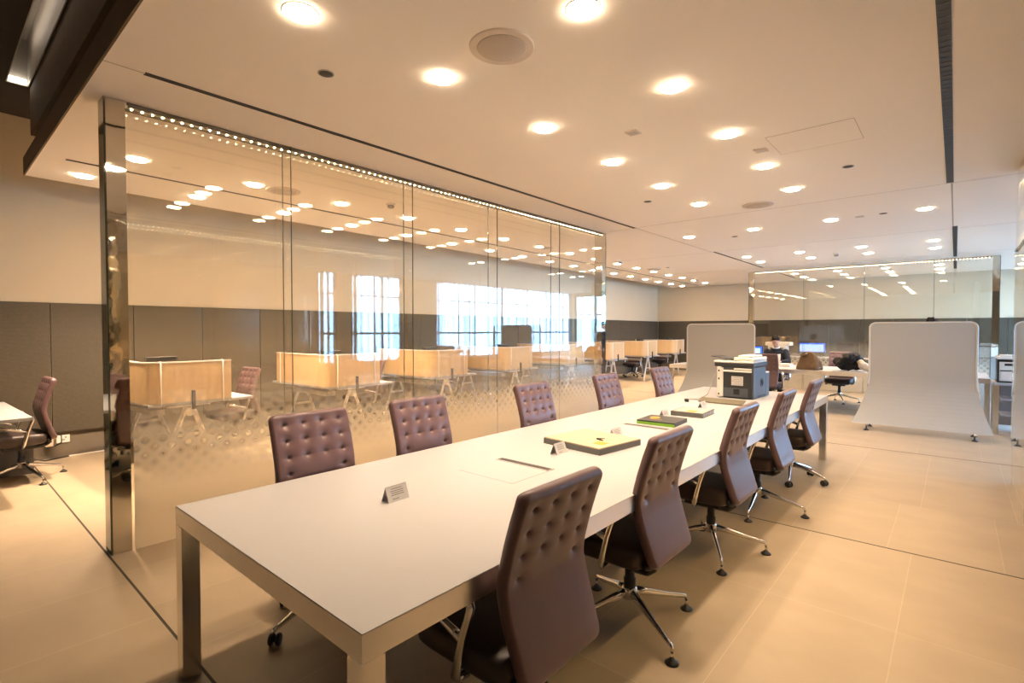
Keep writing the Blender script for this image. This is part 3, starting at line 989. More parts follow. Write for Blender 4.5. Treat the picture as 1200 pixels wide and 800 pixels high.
# ------------------------------------------------------------------ mobile screens
def mobile_screen(label, x, y):
    """upright felt panel whose foot sweeps forwards (-X) and outwards"""
    t = thing('mobile_screen', label, 'screen', (x, y, 0), 0, 'grey mobile screens')
    H0, H1, TH = 0.10, 1.60, 0.028
    hw0 = 0.62
    zs = [H0 + (0.84 - H0) * k / 14 for k in range(15)] + [0.9, 1.05, 1.2, 1.35, 1.45, 1.52, 1.53, 1.545, 1.56, 1.575, 1.587, 1.595, 1.60]
    def shape(z):
        q = max(0.0, (0.82 - z) / 0.72)
        hw = hw0 + 0.17 * q ** 1.8
        xo = -0.40 * q ** 2.2
        rc = 0.075
        if z > H1 - rc:
            d = z - (H1 - rc)
            hw = hw - rc + math.sqrt(max(rc * rc - d * d, 0))
        return hw, xo
    nx = 9
    vs_, fs = [], []
    for side in (0, 1):
        for z in zs:
            hw, xo = shape(z)
            for k in range(nx):
                vs_.append((xo + (TH if side else 0), hw * (2 * k / (nx - 1) - 1), z))
    m = len(zs)
    for i in range(m - 1):
        for k in range(nx - 1):
            a = i * nx + k
            fs.append((a, a + 1, a + nx + 1, a + nx))
            b = m * nx + a
            fs.append((b, b + nx, b + nx + 1, b + 1))
        for k in (0, nx - 1):
            a = i * nx + k
            fs.append((a, a + nx, m * nx + a + nx, m * nx + a))
    for k in range(nx - 1):
        fs.append((k, k + 1, m * nx + k + 1, m * nx + k))
        a = (m - 1) * nx + k
        fs.append((a, a + 1, m * nx + a + 1, m * nx + a))
    obj('panel', MB().add(vs_, fs), M['grey_fabric'], t, smooth=False)
    path = []
    for z in zs[10:]:
        hw, xo = shape(z)
        path.append((xo + TH / 2 - 0.008, -hw + 0.004, z))
    for z in reversed(zs[10:]):
        hw, xo = shape(z)
        path.append((xo + TH / 2 - 0.008, hw - 0.004, z))
    obj('edge_piping', MB().tube(path, 0.014, 8), M['trim_grey'], t, smooth=True)
    for s in (-1, 1):
        yy = s * 0.60
        f = MB()
        f.tube([(-0.36, yy, 0.115), (-0.36, yy, 0.075), (-0.10, yy, 0.072), (0.02, yy, 0.075), (0.02, yy, 0.045)], 0.011, 10)
        f.tube([(-0.40, yy, 0.10), (-0.37, yy, 0.055)], 0.012, 10)
        ft = obj('foot', f, M['chrome'], t, smooth=True)
        for xx in (-0.385, 0.02):
            obj('glide', MB().lathe([(0.036, 0), (0.037, 0.008), (0.02, 0.020), (0.010, 0.030), (0.010, 0.058)], (xx, yy, 0), 16), M['black'], ft, smooth=True)
    return t
mobile_screen('grey felt mobile screen on the right, in front of the second table', 9.60, 0.385)
mobile_screen('grey felt mobile screen on the left, behind the far end of the long table', 9.82, 3.35)

# ------------------------------------------------------------------ desks with wooden privacy screens behind the glass
DESK = {}
def desk_proto():
    # origin: on the floor under the near corner of the wooden screen (+X along the side screen, +Y along the rear screen)
    Lx, Ly = 0.80, 1.35
    d = DESK
    d['top'] = MB().bx(0.02, 1.05, 0.02, 1.55, 0.705, 0.735).mesh('desktop', M['laminate'])
    r = 0.16
    pts = [(Lx, 0)] + [(r + (Lx - r) * (1 - k / 6), 0) for k in range(1, 7)]
    pts += [(r - r * math.sin(a * PI / 16), r - r * math.cos(a * PI / 16)) for a in range(1, 9)]
    pts += [(0, r + (Ly - r) * k / 6) for k in range(1, 7)]
    d['screen'] = MB().strip(pts, 0.745, 1.155, 0.022).mesh('privacy_screen', M['wood'])
    d['cap'] = MB().strip(pts, 1.155, 1.168, 0.034).mesh('screen_cap', M['white_metal'])
    d['skirt'] = MB().strip(pts, 0.733, 0.745, 0.026).mesh('screen_rail', M['grey_mid'])
    def loop(p0, p1, nx, ny):
        (xa, ya), (xb, yb) = p0, p1
        return MB().tube([(xa, ya, 0.735), (xa, ya, 1.155), ], 0.0045, 6).tube([(xa, ya, 0.735), (xb, yb, 0.733)], 0.004, 6)
    e = 0.018
    d['rod'] = []
    for (x, y) in ((Lx - 0.09, -e), (r * 0.75, -e), (-e, Ly - 0.12)):
        rod = MB().tube([(x, y + (0.03 if y == -e else 0), 0.733), (x, y, 0.728), (x, y, 0.75), (x, y, 1.16), (x, y + (0.03 if y == -e else 0), 1.172)], 0.006, 6)
        d['rod'].append(rod.mesh('screen_clip', M['acrylic'], True))
    d['bracket'] = MB().bx(0.40, 0.43, -0.034, -0.012, 0.66, 0.86).mesh('bracket', M['printer_dark'])
    def aframe(x, y):
        b = MB()
        for s in (-1, 1):
            b.tube([(x + s * 0.02, y, 0.70), (x + s * 0.28, y, 0.0)], [0.026, 0.020], 4)
        b.tube([(x, y - 0.03, 0.62), (x, y + 0.03, 0.62)], 0.045, 14)
        b.bx(x - 0.12, x + 0.12, y - 0.014, y + 0.014, 0.36, 0.39)
        b.bx(x - 0.20, x + 0.20, y - 0.03, y + 0.03, 0.68, 0.705)
        return b.mesh('leg_frame', M['white_metal'])
    d['legs'] = [aframe(0.42, 0.12), aframe(0.42, 1.40)]
    d['tray'] = MB().bx(0.10, 0.22, 0.2, 1.3, 0.60, 0.66).mesh('cable_tray', M['grey_mid'])
desk_proto()
def desk(label, x, y, group='white desks with wooden privacy screens'):
    t = thing('desk', label, 'desk', (x, y, 0), BA, group)
    inst(DESK['top'], 'desktop', t, bevel=0.003)
    s = inst(DESK['screen'], 'privacy_screen', t)
    inst(DESK['cap'], 'screen_cap', s)
    inst(DESK['skirt'], 'screen_rail', s)
    for c in DESK['rod']:
        inst(c, 'screen_clip', s)
    inst(DESK['bracket'], 'bracket', t)
    for l in DESK['legs']:
        inst(l, 'leg_frame', t)
    inst(DESK['tray'], 'cable_tray', t)
    return t
lampm = {}
lampm['head'] = MB().bx(-0.14, 0.14, -0.045, 0.045, 0.430, 0.478).mesh('lamp_head', M['black'])
lampm['stem'] = MB().tube([(0.0, 0.14, 0.01), (0.0, 0.14, 0.40), (0.0, 0.12, 0.45), (0.0, 0.04, 0.455)], 0.008, 8).mesh('stem', M['black'], True)
lampm['base'] = MB().lathe([(0.07, 0), (0.07, 0.010), (0.02, 0.016)], (0, 0.14, 0), 20).mesh('lamp_base', M['black'], True)
def task_lamp(label, x, y):
    t = thing('task_lamp', label, 'lamp', (x, y, 0.735), BA, 'black task lamps on the desks')
    inst(lampm['head'], 'lamp_head', t, bevel=0.006)
    inst(lampm['stem'], 'stem', t)
    inst(lampm['base'], 'lamp_base', t)

desk_x = [2.26, 4.28, 6.11, 7.99, 10.07, 12.15, 14.35, 16.62]
YD = 6.03
for i, xr in enumerate(desk_x):
    x0 = xr - 0.80
    if i < 5:
        w = ORD[i] + ' desk from the camera with a maple privacy screen, seen behind the glass partition'
    else:
        w = ['maple screened white desk seen just past the end of the glass partition',
             'maple screened white desk with the black chair under it, beyond the glass end',
             'farthest maple screened white desk, near the far corner of the room'][i - 5]
    desk(w, x0, YD + 0.05 * (xr - 1.3))
    if i != 5:
        task_lamp(('black task lamp head above the ' + ORD[i] + ' maple desk screen from the camera'), x0 + 0.20, YD + 0.05 * (xr - 1.3) + 0.28)
# desk at the left edge of the frame: its right end shows
desk('white desk at the left edge of the photo with slanted white legs', 0.63 - 1.05, 6.02, 'white desks with wooden privacy screens')

GB = 'brown office chairs at the desks behind the glass'
office_chair('dark brown office chair at the left edge, facing the white desk', 0.63, 6.98, R(92), 'G', 0.0, 20, GB)
for k, lab in ((0, 'dark office chair half hidden behind the first maple desk screen'), (1, 'dark office chair at the second maple desk, blurred by frosted glass'),
               (2, 'dark office chair at the third maple desk behind the glass'), (6, 'black swivel chair on casters under the desk past the glass end'),
               (7, 'dark office chair under the farthest maple screened desk')):
    xr = desk_x[k]
    office_chair(lab, xr - 0.80 + 1.22, YD + 0.05 * (xr - 1.3) + 1.05, R(95), 'C' if k else 'G', -0.02, 20, GB)
bn = tag(obj('waste_bin', MB().bx(-0.13, 0.13, -0.17, 0.17, 0.0, 0.012).bx(-0.13, -0.122, -0.17, 0.17, 0.01, 0.30).bx(0.122, 0.13, -0.17, 0.17, 0.01, 0.30)
             .bx(-0.13, 0.13, -0.17, -0.162, 0.01, 0.30).bx(-0.13, 0.13, 0.162, 0.17, 0.01, 0.30), M['bin'], bevel=0.003, loc=(0.62, 7.42, 0)),
         'grey waste bin on the floor behind the chair at the left edge', 'bin')
# wall socket with plug and cable
wy = back(1.05, 7.95) - 0.0125
so = thing('wall_socket', 'white double wall socket in the plinth at the left', 'socket', (1.06, wy, 0.215), BA)
obj('plate', MB().bx(-0.045, 0.075, -0.008, 0, -0.045, 0.045), M['white'], so, bevel=0.003)
obj('switch', MB().bx(0.03, 0.045, -0.011, -0.008, 0.005, 0.03).bx(0.0, 0.03, -0.0095, -0.008, -0.02, 0.0), M['grey_mid'], so)
pl_ = thing('power_adapter', 'cream plug adapter beside the wall socket at the left', 'plug', (0.945, wy - 0.002, 0.21), BA)
obj('adapter_body', MB().bx(-0.035, 0.035, -0.06, 0, -0.06, 0.06), M['cream'], pl_, bevel=0.006)
obj('cord', MB().tube([(0.02, -0.05, 0.06), (0.04, -0.08, 0.09), (0.10, -0.09, 0.06), (0.10, -0.09, -0.02), (0.04, -0.08, -0.06)], 0.006, 8), M['black'], pl_, smooth=True)
tag(obj('floor_cable', MB().tube([(0.76, wy - 0.06, 0.12), (0.82, wy - 0.10, 0.03), (0.90, wy - 0.12, 0.008), (1.05, wy - 0.06, 0.008), (1.12, wy - 0.03, 0.008)], 0.007, 8), M['black'], smooth=True),
    'black cable drooping to the floor below the wall socket', 'cable')
tag(obj('cable_cover', MB().bx(0, 0.55, -0.02, 0.0, 0, 0.012), M['white'], loc=(1.12, back(1.12, 7.95) - 0.014, 0), rot=(0, 0, BA), bevel=0.003),
    'white cable cover strip along the foot of the left wall', 'cable cover')

# ------------------------------------------------------------------ second table area
G2 = 'office chairs at the second conference table'
office_chair('dark brown chair back standing behind the black printer', 10.26, 2.62, R(-90), 'C', 0.05, 15, G2)
office_chair('empty tufted chair behind the second table with a jacket in front of it', 12.42, 1.80, R(90), 'G', 0.02, 20, G2)
office_chair('office chair under the seated man in the dark sweater', 12.72, 3.06, R(95), 'C', 0.0, 20, G2)

def lump(name, m, base, parts, voxel, label, cat, group=None, parent=None):
    mb = MB()
    for p in parts:
        mb.ell(*p[:2], 16, 10, p[2] if len(p) > 2 else None)
    o = obj(name, mb, m, parent, smooth=True, loc=base)
    r = o.modifiers.new('remesh', 'REMESH')
    r.mode = 'VOXEL'
    r.voxel_size = voxel
    r.use_smooth_shade = True
    s = o.modifiers.new('smooth', 'SMOOTH')
    s.factor = 0.6
    s.iterations = 4
    tx = bpy.data.textures.new(name + '_folds', 'CLOUDS')
    tx.noise_scale = 0.09
    tx.noise_depth = 2
    d = o.modifiers.new('folds', 'DISPLACE')
    d.texture = tx
    d.strength = 0.07
    d.mid_level = 0.5
    if label:
        tag(o, label, cat, group)
    return o

# tan handbag: a slumped trapezoid with a gathered top
bag = thing('handbag', 'tan leather handbag standing on the second table', 'bag', (11.05, 2.10, TZ), R(-10))
vs_, fs = [], []
nb = 32
lev = [(0.0, 1.0), (0.01, 1.05), (0.05, 1.05), (0.11, 0.97), (0.17, 0.86), (0.23, 0.72), (0.28, 0.57), (0.315, 0.42), (0.335, 0.25), (0.338, 0.05)]
for i, (z, s) in enumerate(lev):
    for k in range(nb):
        a = 2 * PI * k / nb
        ca, sa = math.cos(a), math.sin(a)
        wob = 1 + (0.05 + 0.25 * z) * math.sin(5 * a + i * 0.4) * 0.8 + 0.05 * math.sin(9 * a - i * 0.3)
        vs_.append((0.13 * s * (1 - 1.6 * z) * math.copysign(abs(ca) ** 0.5, ca) * wob, (0.195 * s * math.copysign(abs(sa) ** 0.5, sa)) * wob - 0.02 * z, z + (0.03 * math.sin(2 * a + 1) * z if z > 0.2 else 0)))
for i in range(len(lev) - 1):
    for k in range(nb):
        fs.append((i * nb + k, i * nb + (k + 1) % nb, (i + 1) * nb + (k + 1) % nb, (i + 1) * nb + k))
fs.append(tuple(reversed(range(nb))))
fs.append(tuple(range((len(lev) - 1) * nb, len(lev) * nb)))
obj('bag_body', MB().add(vs_, fs), M['bag'], bag, smooth=True)
obj('flap', MB().ell((-0.02, 0.06, 0.27), (0.06, 0.07, 0.045), 14, 8, Matrix.Rotation(R(-35), 3, 'X')), M['bag'], bag, smooth=True)
obj('strap', MB().tube([(-0.06, 0.14, 0.20), (-0.05, 0.11, 0.29), (-0.03, 0.05, 0.335), (0.0, 0.0, 0.325), (0.03, -0.09, 0.26)], 0.012, 8, flat=0.4), M['bag'], bag, smooth=True)

jk = []
for k in range(16):
    a = random.uniform(-1, 1)
    jk.append(((random.uniform(-0.10, 0.10), a * 0.24, 0.06 + 0.15 * (1 - abs(a)) * random.random() + 0.03), (0.09, 0.13, 0.035),
               Matrix.Rotation(random.uniform(-0.6, 0.6), 3, 'X') @ Matrix.Rotation(random.uniform(-1, 1), 3, 'Z')))
jk += [((0, 0, 0.06), (0.11, 0.27, 0.06)), ((0.0, 0.02, 0.18), (0.09, 0.14, 0.045), Matrix.Rotation(0.5, 3, 'X')), ((0.0, 0.12, 0.12), (0.10, 0.14, 0.05), Matrix.Rotation(0.35, 3, 'X')), ((0.0, -0.08, 0.15), (0.09, 0.10, 0.05), Matrix.Rotation(-0.5, 3, 'X')), ((0, -0.16, 0.09), (0.12, 0.13, 0.07))]
lump('jacket', M['jacket'], (11.18, 1.44, TZ + 0.02), jk, 0.011, 'crumpled black padded jacket lying on the second table', 'jacket').scale = (1, 1, 1.2)
lump('scarf', M['cream'], (11.06, 1.24, TZ + 0.01), [((0, 0, 0.11), (0.07, 0.09, 0.07)), ((0, -0.05, 0.07), (0.07, 0.09, 0.07)), ((0.02, 0.04, 0.16), (0.05, 0.07, 0.04))], 0.014,
     'cream wool scarf bundled beside the black jacket', 'scarf')

def monitor(label, x, y, z, rz, w=0.50, h=0.30, lift=0.12):
    t = thing('monitor', label, 'monitor', (x, y, z), rz, None)
    obj('stand', MB().lathe([(0.10, 0), (0.10, 0.012), (0.03, 0.018)], n=24).tube([(0, 0, 0.01), (0.02, 0, lift + h * 0.4)], 0.018, 10), M['black'], t, smooth=False)
    cs_ = obj('case', MB().bx(-0.02, 0.02, -w / 2, w / 2, lift, lift + h), M['black'], t, bevel=0.004)
    obj('screen_border', MB().bx(-0.0215, -0.02, -w / 2 + 0.015, w / 2 - 0.015, lift + 0.015, lift + h - 0.015), M['screen_edge'], cs_)
    obj('display', MB().bx(-0.0225, -0.0215, -w / 2 + 0.05, w / 2 - 0.015, lift + 0.02, lift + h - 0.05), M['screen_on'], cs_)
    return t
monitor('monitor with a bright blue screen left of the seated man', 11.72, 3.34, TZ, R(0), 0.50, 0.31, 0.10)
def laptop(label, x, y, z, rz):
    t = thing('laptop', label, 'laptop', (x, y, z), rz)
    obj('keyboard_deck', MB().bx(-0.12, 0.12, -0.17, 0.17, 0, 0.016), M['grey_mid'], t, bevel=0.003)
    obj('display_lid', MB().box((-0.155, 0, 0.125), (0.008, 0.34, 0.235), Matrix.Rotation(R(-16), 3, 'Y')), M['satin'], t, bevel=0.002)
    return t
laptop('silver laptop open in front of the seated man', 12.05, 3.02, TZ, R(20))
pp = thing('paper_stack', 'stack of white papers on the second table before the man', 'papers', (11.42, 2.86, TZ), R(8))
obj('sheet', MB().bx(-0.15, 0.15, -0.11, 0.11, 0, 0.035), M['paper'], pp, bevel=0.001)
obj('sheet', MB().bx(-0.15, 0.15, -0.11, 0.11, 0.0355, 0.05), M['paper'], pp, rot=(0, 0, R(7)), bevel=0.001)
tag(obj('tissue_box', MB().bx(-0.06, 0.06, -0.11, 0.11, 0, 0.07), M['white'], loc=(11.52, 2.60, TZ), rot=(0, 0, R(-12)), bevel=0.004), 'small white box on the second table left of the bag', 'box')

# side stand with second printer
ps = thing('printer_stand', 'white side stand with open shelves at the right edge', 'stand', (10.42, -0.84, 0))
obj('stand_top', MB().bx(-0.33, 0.33, -0.42, 0.42, 0.70, 0.735), M['laminate'], ps, bevel=0.003)
for sx in (-1, 1):
    for sy in (-1, 1):
        obj('leg', MB().bx(sx * 0.295 - 0.03, sx * 0.295 + 0.03, sy * 0.385 - 0.03, sy * 0.385 + 0.03, 0, 0.70), M['satin'], ps, bevel=0.002)
for z in (0.25, 0.48):
    obj('shelf', MB().bx(-0.30, 0.30, -0.36, 0.33, z, z + 0.02), M['laminate'], ps, bevel=0.002)
obj('rear_panel', MB().bx(0.27, 0.29, -0.36, 0.35, 0.06, 0.70), M['laminate'], ps)
p2 = thing('printer', 'cream office printer with black frame on the side stand', 'printer', (10.42, -0.70, 0.735))
obj('body', MB().bx(-0.22, 0.22, -0.24, 0.22, 0.02, 0.30), M['white'], p2, bevel=0.008)
obj('frame', MB().bx(-0.23, 0.20, 0.215, 0.235, 0.0, 0.33).bx(-0.225, 0.22, -0.25, 0.235, 0.0, 0.022).bx(-0.225, 0.20, -0.245, 0.23, 0.30, 0.335), M['black'], p2, bevel=0.004)
obj('output_slot', MB().bx(-0.224, -0.215, -0.22, 0.16, 0.245, 0.275).bx(-0.224, -0.215, -0.05, 0.21, 0.165, 0.178), M['black'], p2)
obj('drawer', MB().bx(-0.228, -0.22, -0.225, 0.20, 0.035, 0.155), M['white'], p2, bevel=0.003)
obj('button', MB().bx(-0.224, -0.219, -0.03, 0.0, 0.205, 0.22), M['black'], p2)
obj('scanner_lid', MB().bx(-0.23, 0.20, -0.24, 0.24, 0.337, 0.372).bx(-0.20, 0.15, -0.02, 0.20, 0.372, 0.395), M['white'], p2, bevel=0.006)
obj('document_tray', MB().box((0.0, -0.14, 0.395), (0.26, 0.18, 0.012), Matrix.Rotation(R(-8), 3, 'X')), M['black'], p2)

# beyond the far glass
bt = thing('side_table', 'white table beyond the far glass partition', 'table', (16.2, 2.1, 0))
obj('tabletop', MB().bx(-0.40, 0.40, -1.6, 2.1, 0.705, 0.74), M['laminate'], bt, bevel=0.003)
for sx in (-1, 1):
    for yy in (-1.5, 2.0):
        obj('leg', MB().bx(sx * 0.36 - 0.025, sx * 0.36 + 0.025, yy - 0.025, yy + 0.025, 0, 0.705), M['satin'], bt)
monitor('monitor glowing blue behind the far glass, above the tan handbag', 16.1, 2.98, TZ, R(-8), 0.66, 0.27, 0.13)
wp = thing('copier', 'white copier behind the far glass, beyond the seated man', 'copier', (16.2, 3.86, TZ))
obj('body', MB().bx(-0.2, 0.2, -0.23, 0.23, 0.0, 0.30), M['white'], wp, bevel=0.01)
obj('lid', MB().bx(-0.21, 0.2, -0.34, 0.30, 0.30, 0.40), M['white'], wp, bevel=0.012)
obj('slot', MB().bx(-0.204, -0.198, -0.18, 0.18, 0.2, 0.24), M['black'], wp)

# ------------------------------------------------------------------ people
def capsule_chain(mb, pts, rs, n=14):
    """tapered limbs: overlapping tubes with ball joints"""
    for i in range(len(pts) - 1):
        a, b = Vector(pts[i]), Vector(pts[i + 1])
        mb.tube([a, b], [rs[i], rs[i + 1]], n)
    for p, r in zip(pts, rs):
        mb.ell(p, (r, r, r), n, 8)

def remeshed(name, mb, m, parent, voxel, it=5):
    o = obj(name, mb, m, parent, smooth=True)
    r = o.modifiers.new('remesh', 'REMESH')
    r.mode = 'VOXEL'
    r.voxel_size = voxel
    r.use_smooth_shade = True
    s = o.modifiers.new('smooth', 'SMOOTH')
    s.factor = 0.5
    s.iterations = it
    return o

def hand(mb, w, d, s, curl=0.5):
    """palm and five fingers from wrist w along direction d (local forward), s = +1 left / -1 right"""
    d = Vector(d).normalized()
    side = Vector((0, 0, 1)).cross(d).normalized()
    up = d.cross(side)
    w = Vector(w)
    for k, off in enumerate((-0.028, -0.009, 0.010, 0.027)):
        root = w + d * 0.085 + side * off
        mb.tube([w + side * off * 0.6, root], [0.014, 0.013], 8)
        ln = (0.062, 0.074, 0.070, 0.055)[k] * 1.0
        m1 = root + d * ln * 0.5 - up * 0.006 * curl
        m2 = m1 + d * ln * 0.32 - up * 0.020 * curl
        m3 = m2 + d * ln * 0.18 - up * 0.024 * curl
        capsule_chain(mb, [root, m1, m2, m3], [0.0105, 0.0095, 0.009, 0.008], 8)
    t0 = w + d * 0.03 - side * s * 0.03
    capsule_chain(mb, [t0, t0 + d * 0.03 - side * s * 0.025, t0 + d * 0.062 - side * s * 0.034 - up * 0.008], [0.014, 0.0115, 0.0095], 8)

def head(mb, c, tilt):
    """head centred at c, facing +Y after tilt (pitch down, radians)"""
    rot = Matrix.Rotation(-tilt, 3, 'X')
    C = Vector(c)
    P = lambda x, y, z: C + rot @ Vector((x, y, z))
    mb.ell(C, (0.074, 0.095, 0.098), 20, 14, rot)
    mb.ell(P(0, 0.022, -0.055), (0.056, 0.066, 0.062), 16, 10, rot)          # jaw
    mb.ell(P(0, 0.088, -0.100), (0.020, 0.014, 0.014), 10, 8, rot)           # chin
    mb.tube([P(0, 0.090, 0.012), P(0, 0.116, -0.032)], [0.010, 0.015], 8)     # nose
    mb.ell(P(0, 0.106, -0.036), (0.017, 0.013, 0.010), 10, 8, rot)
    mb.ell(P(0, 0.086, -0.062), (0.026, 0.012, 0.007), 10, 8, rot)           # lips
    mb.ell(P(0, 0.084, -0.074), (0.022, 0.012, 0.007), 10, 8, rot)
    for s in (-1, 1):
        mb.ell(P(s * 0.030, 0.086, 0.014), (0.022, 0.010, 0.007), 10, 8, rot)  # brow
        mb.ell(P(s * 0.076, -0.005, -0.012), (0.010, 0.020, 0.032), 10, 8, rot)
        mb.ell(P(s * 0.036, 0.066, -0.028), (0.024, 0.022, 0.020), 10, 8, rot)
    return P, rot

def person(label, x, y, rz, pose, sweater, hairlen=0.0):
    """facing +Y locally; pose is a dict of joint points"""
    t = thing('person', label, 'person', (x, y, 0), rz)
    J = pose
    b = MB()
    P, rot = head(b, J['head'], J['tilt'])
    capsule_chain(b, [J['neck'], tuple(Vector(J['head']) + rot @ Vector((0, -0.012, -0.06)))], [0.056, 0.054])
    def torso(mb, g):
        p, c, n = Vector(J['pelvis']), Vector(J['chest']), Vector(J['neck'])
        for k in range(9):
            f = k / 8
            q = p.lerp(c, f)
            mb.ell(q, (0.155 + g + 0.02 * f, 0.105 + g + 0.012 * math.sin(f * PI), 0.085), 20, 10)
        mb.ell(c.lerp(n, 0.45), (0.165 + g, 0.095 + g, 0.085), 20, 10)
        mb.ell(c.lerp(n, 0.75), (0.11 + g, 0.075 + g, 0.06), 20, 10)
    torso(b, 0)
    for s, k in ((-1, 'r'), (1, 'l')):
        capsule_chain(b, [J['sh_' + k], J['el_' + k], J['wr_' + k]], [0.050, 0.040, 0.026])
        capsule_chain(b, [tuple(Vector(J['pelvis']) + Vector((-s * -0.085 if False else (0.085 * (-1 if k == 'l' else 1)), 0, -0.02))), J['kn_' + k], J['an_' + k]], [0.083, 0.056, 0.038])
        capsule_chain(b, [J['an_' + k], tuple(Vector(J['an_' + k]) + Vector((0, 0.13, -0.045)))], [0.040, 0.030])
        d = Vector(J['wr_' + k]) - Vector(J['el_' + k])
        if J.get('flat'):
            d.z *= 0.15
        hand(b, J['wr_' + k], d, 1 if k == 'l' else -1, J.get('curl', 0.5))
    remeshed('body', b, M['skin'], t, 0.0075, 3)
    h = MB()
    h.ell(P(0, -0.024, 0.026), (0.081, 0.100, 0.094), 20, 14, rot)
    h.ell(P(0, -0.055, -0.03), (0.070, 0.055, 0.06), 16, 10, rot)
    for k in range(26):
        a = 2 * PI * k / 26
        h.ell(P(0.055 * math.cos(a), -0.022 + 0.060 * math.sin(a), 0.088 + 0.014 * math.sin(5 * a)), (0.022, 0.022, 0.018), 8, 6, rot)
    remeshed('hair', h, M['hair'], t, 0.010, 2)
    sw = MB()
    torso(sw, 0.016)
    for k in ('r', 'l'):
        e, w = Vector(J['el_' + k]), Vector(J['wr_' + k])
        capsule_chain(sw, [J['sh_' + k], J['el_' + k], tuple(e.lerp(w, 0.92))], [0.070, 0.057, 0.040])
    remeshed('sweater', sw, sweater, t, 0.012, 4)
    cl = MB()
    n = Vector(J['neck'])
    cl.tube([n + Vector((0.064 * math.cos(a * PI / 8), 0.012 + 0.064 * math.sin(a * PI / 8), 0.012 - 0.016 * math.sin(a * PI / 8))) for a in range(16)], 0.014, 8, closed=True)
    obj('collar', cl, M['shirt'], t, smooth=True)
    tr_ = MB()
    p = Vector(J['pelvis'])
    tr_.ell(p + Vector((0, 0, -0.01)), (0.178, 0.135, 0.105), 20, 10)
    for k in ('r', 'l'):
        sx = 0.085 * (-1 if k == 'l' else 1)
        a, kn = Vector(J['an_' + k]), Vector(J['kn_' + k])
        capsule_chain(tr_, [tuple(p + Vector((sx, 0, -0.02))), J['kn_' + k], tuple(a + Vector((0, 0, 0.02)))], [0.100, 0.074, 0.056])
    remeshed('trousers', tr_, M['trousers'], t, 0.012, 4)
    for k in ('r', 'l'):
        a = Vector(J['an_' + k])
        sh = MB()
        sh.ell(a + Vector((0, 0.05, -0.045)), (0.046, 0.135, 0.038), 16, 10)
        sh.ell(a + Vector((0, -0.03, -0.03)), (0.042, 0.055, 0.05), 16, 10)
        remeshed('shoe', sh, M['black'], t, 0.010, 2)
    return t

seated = dict(head=(0.0, 0.145, 1.245), tilt=0.72, neck=(0, 0.06, 1.085), chest=(0, 0.02, 0.88), pelvis=(0, -0.05, 0.565),
              sh_r=(0.185, 0.03, 1.00), el_r=(0.255, 0.12, 0.79), wr_r=(0.13, 0.335, 0.79),
              sh_l=(-0.185, 0.03, 1.00), el_l=(-0.255, 0.13, 0.79), wr_l=(-0.13, 0.335, 0.79),
              kn_r=(0.12, 0.38, 0.52), an_r=(0.12, 0.33, 0.085), kn_l=(-0.12, 0.38, 0.52), an_l=(-0.12, 0.30, 0.085), flat=True, curl=0.5)
person('seated person in a dark sweater bent over the second table', 12.70, 3.06, R(95), seated, M['sweater'])
standing = dict(head=(0, 0.05, 1.615), tilt=0.62, neck=(0, 0.0, 1.46), chest=(0, 0.0, 1.25), pelvis=(0, 0, 0.94),
                sh_r=(0.19, 0, 1.375), el_r=(0.235, 0.0, 1.08), wr_r=(0.24, 0.09, 0.84),
                sh_l=(-0.19, 0, 1.375), el_l=(-0.235, 0.0, 1.08), wr_l=(-0.24, 0.09, 0.84),
                kn_r=(0.10, 0.02, 0.50), an_r=(0.10, -0.01, 0.085), kn_l=(-0.10, 0.02, 0.50), an_l=(-0.10, -0.01, 0.085), curl=0.8)
person('standing person hidden behind the right mobile screen, dark hair showing above it', 13.55, 0.385, R(90), standing, M['trousers'])

# ------------------------------------------------------------------ ceiling fittings
dl_ring = MB()
ring = []
prof = [(0.076, 0.0), (0.084, 0.0), (0.084, -0.002), (0.078, -0.003)]
n_ = 28
for (r_, h_) in prof:
    ring += [(r_ * math.cos(2 * PI * k / n_), r_ * math.sin(2 * PI * k / n_), h_) for k in range(n_)]
fs = []
for i in range(4):
    for k in range(n_):
        j = (i + 1) % 4
        fs.append((i * n_ + k, i * n_ + (k + 1) % n_, j * n_ + (k + 1) % n_, j * n_ + k))
DL_R = MB().add(ring, fs).mesh('trim_ring', M['plaster'], True)
DL_D = MB().lathe([(0.078, 0.0), (0.077, -0.006), (0.070, -0.012), (0.045, -0.016), (0.01, -0.017)], n=28).mesh('diffuser', M['bulb'])
lamp_data = bpy.data.lights.new('downlight_glow', 'AREA')
lamp_data.shape = 'DISK'
lamp_data.size = 0.13
lamp_data.energy = LAMP_W
lamp_data.color = LAMP_C
lamp_data.spread = R(104)
lamp_back = lamp_data.copy()
lamp_back.energy = BACK_W
lamp_edge = lamp_data.copy()
lamp_edge.energy = 2.2
lamp_edge.spread = R(76)
def downlight(x, y, label, group, ld=lamp_data):
    t = thing('downlight', label, 'ceiling light', (x, y, CZ), 0, group)
    inst(DL_R, 'trim_ring', t)
    inst(DL_D, 'diffuser', t)
    l = bpy.data.objects.new('downlight_glow', ld)
    COL.objects.link(l)
    l.parent = t
    l.location = (0, 0, -0.020)

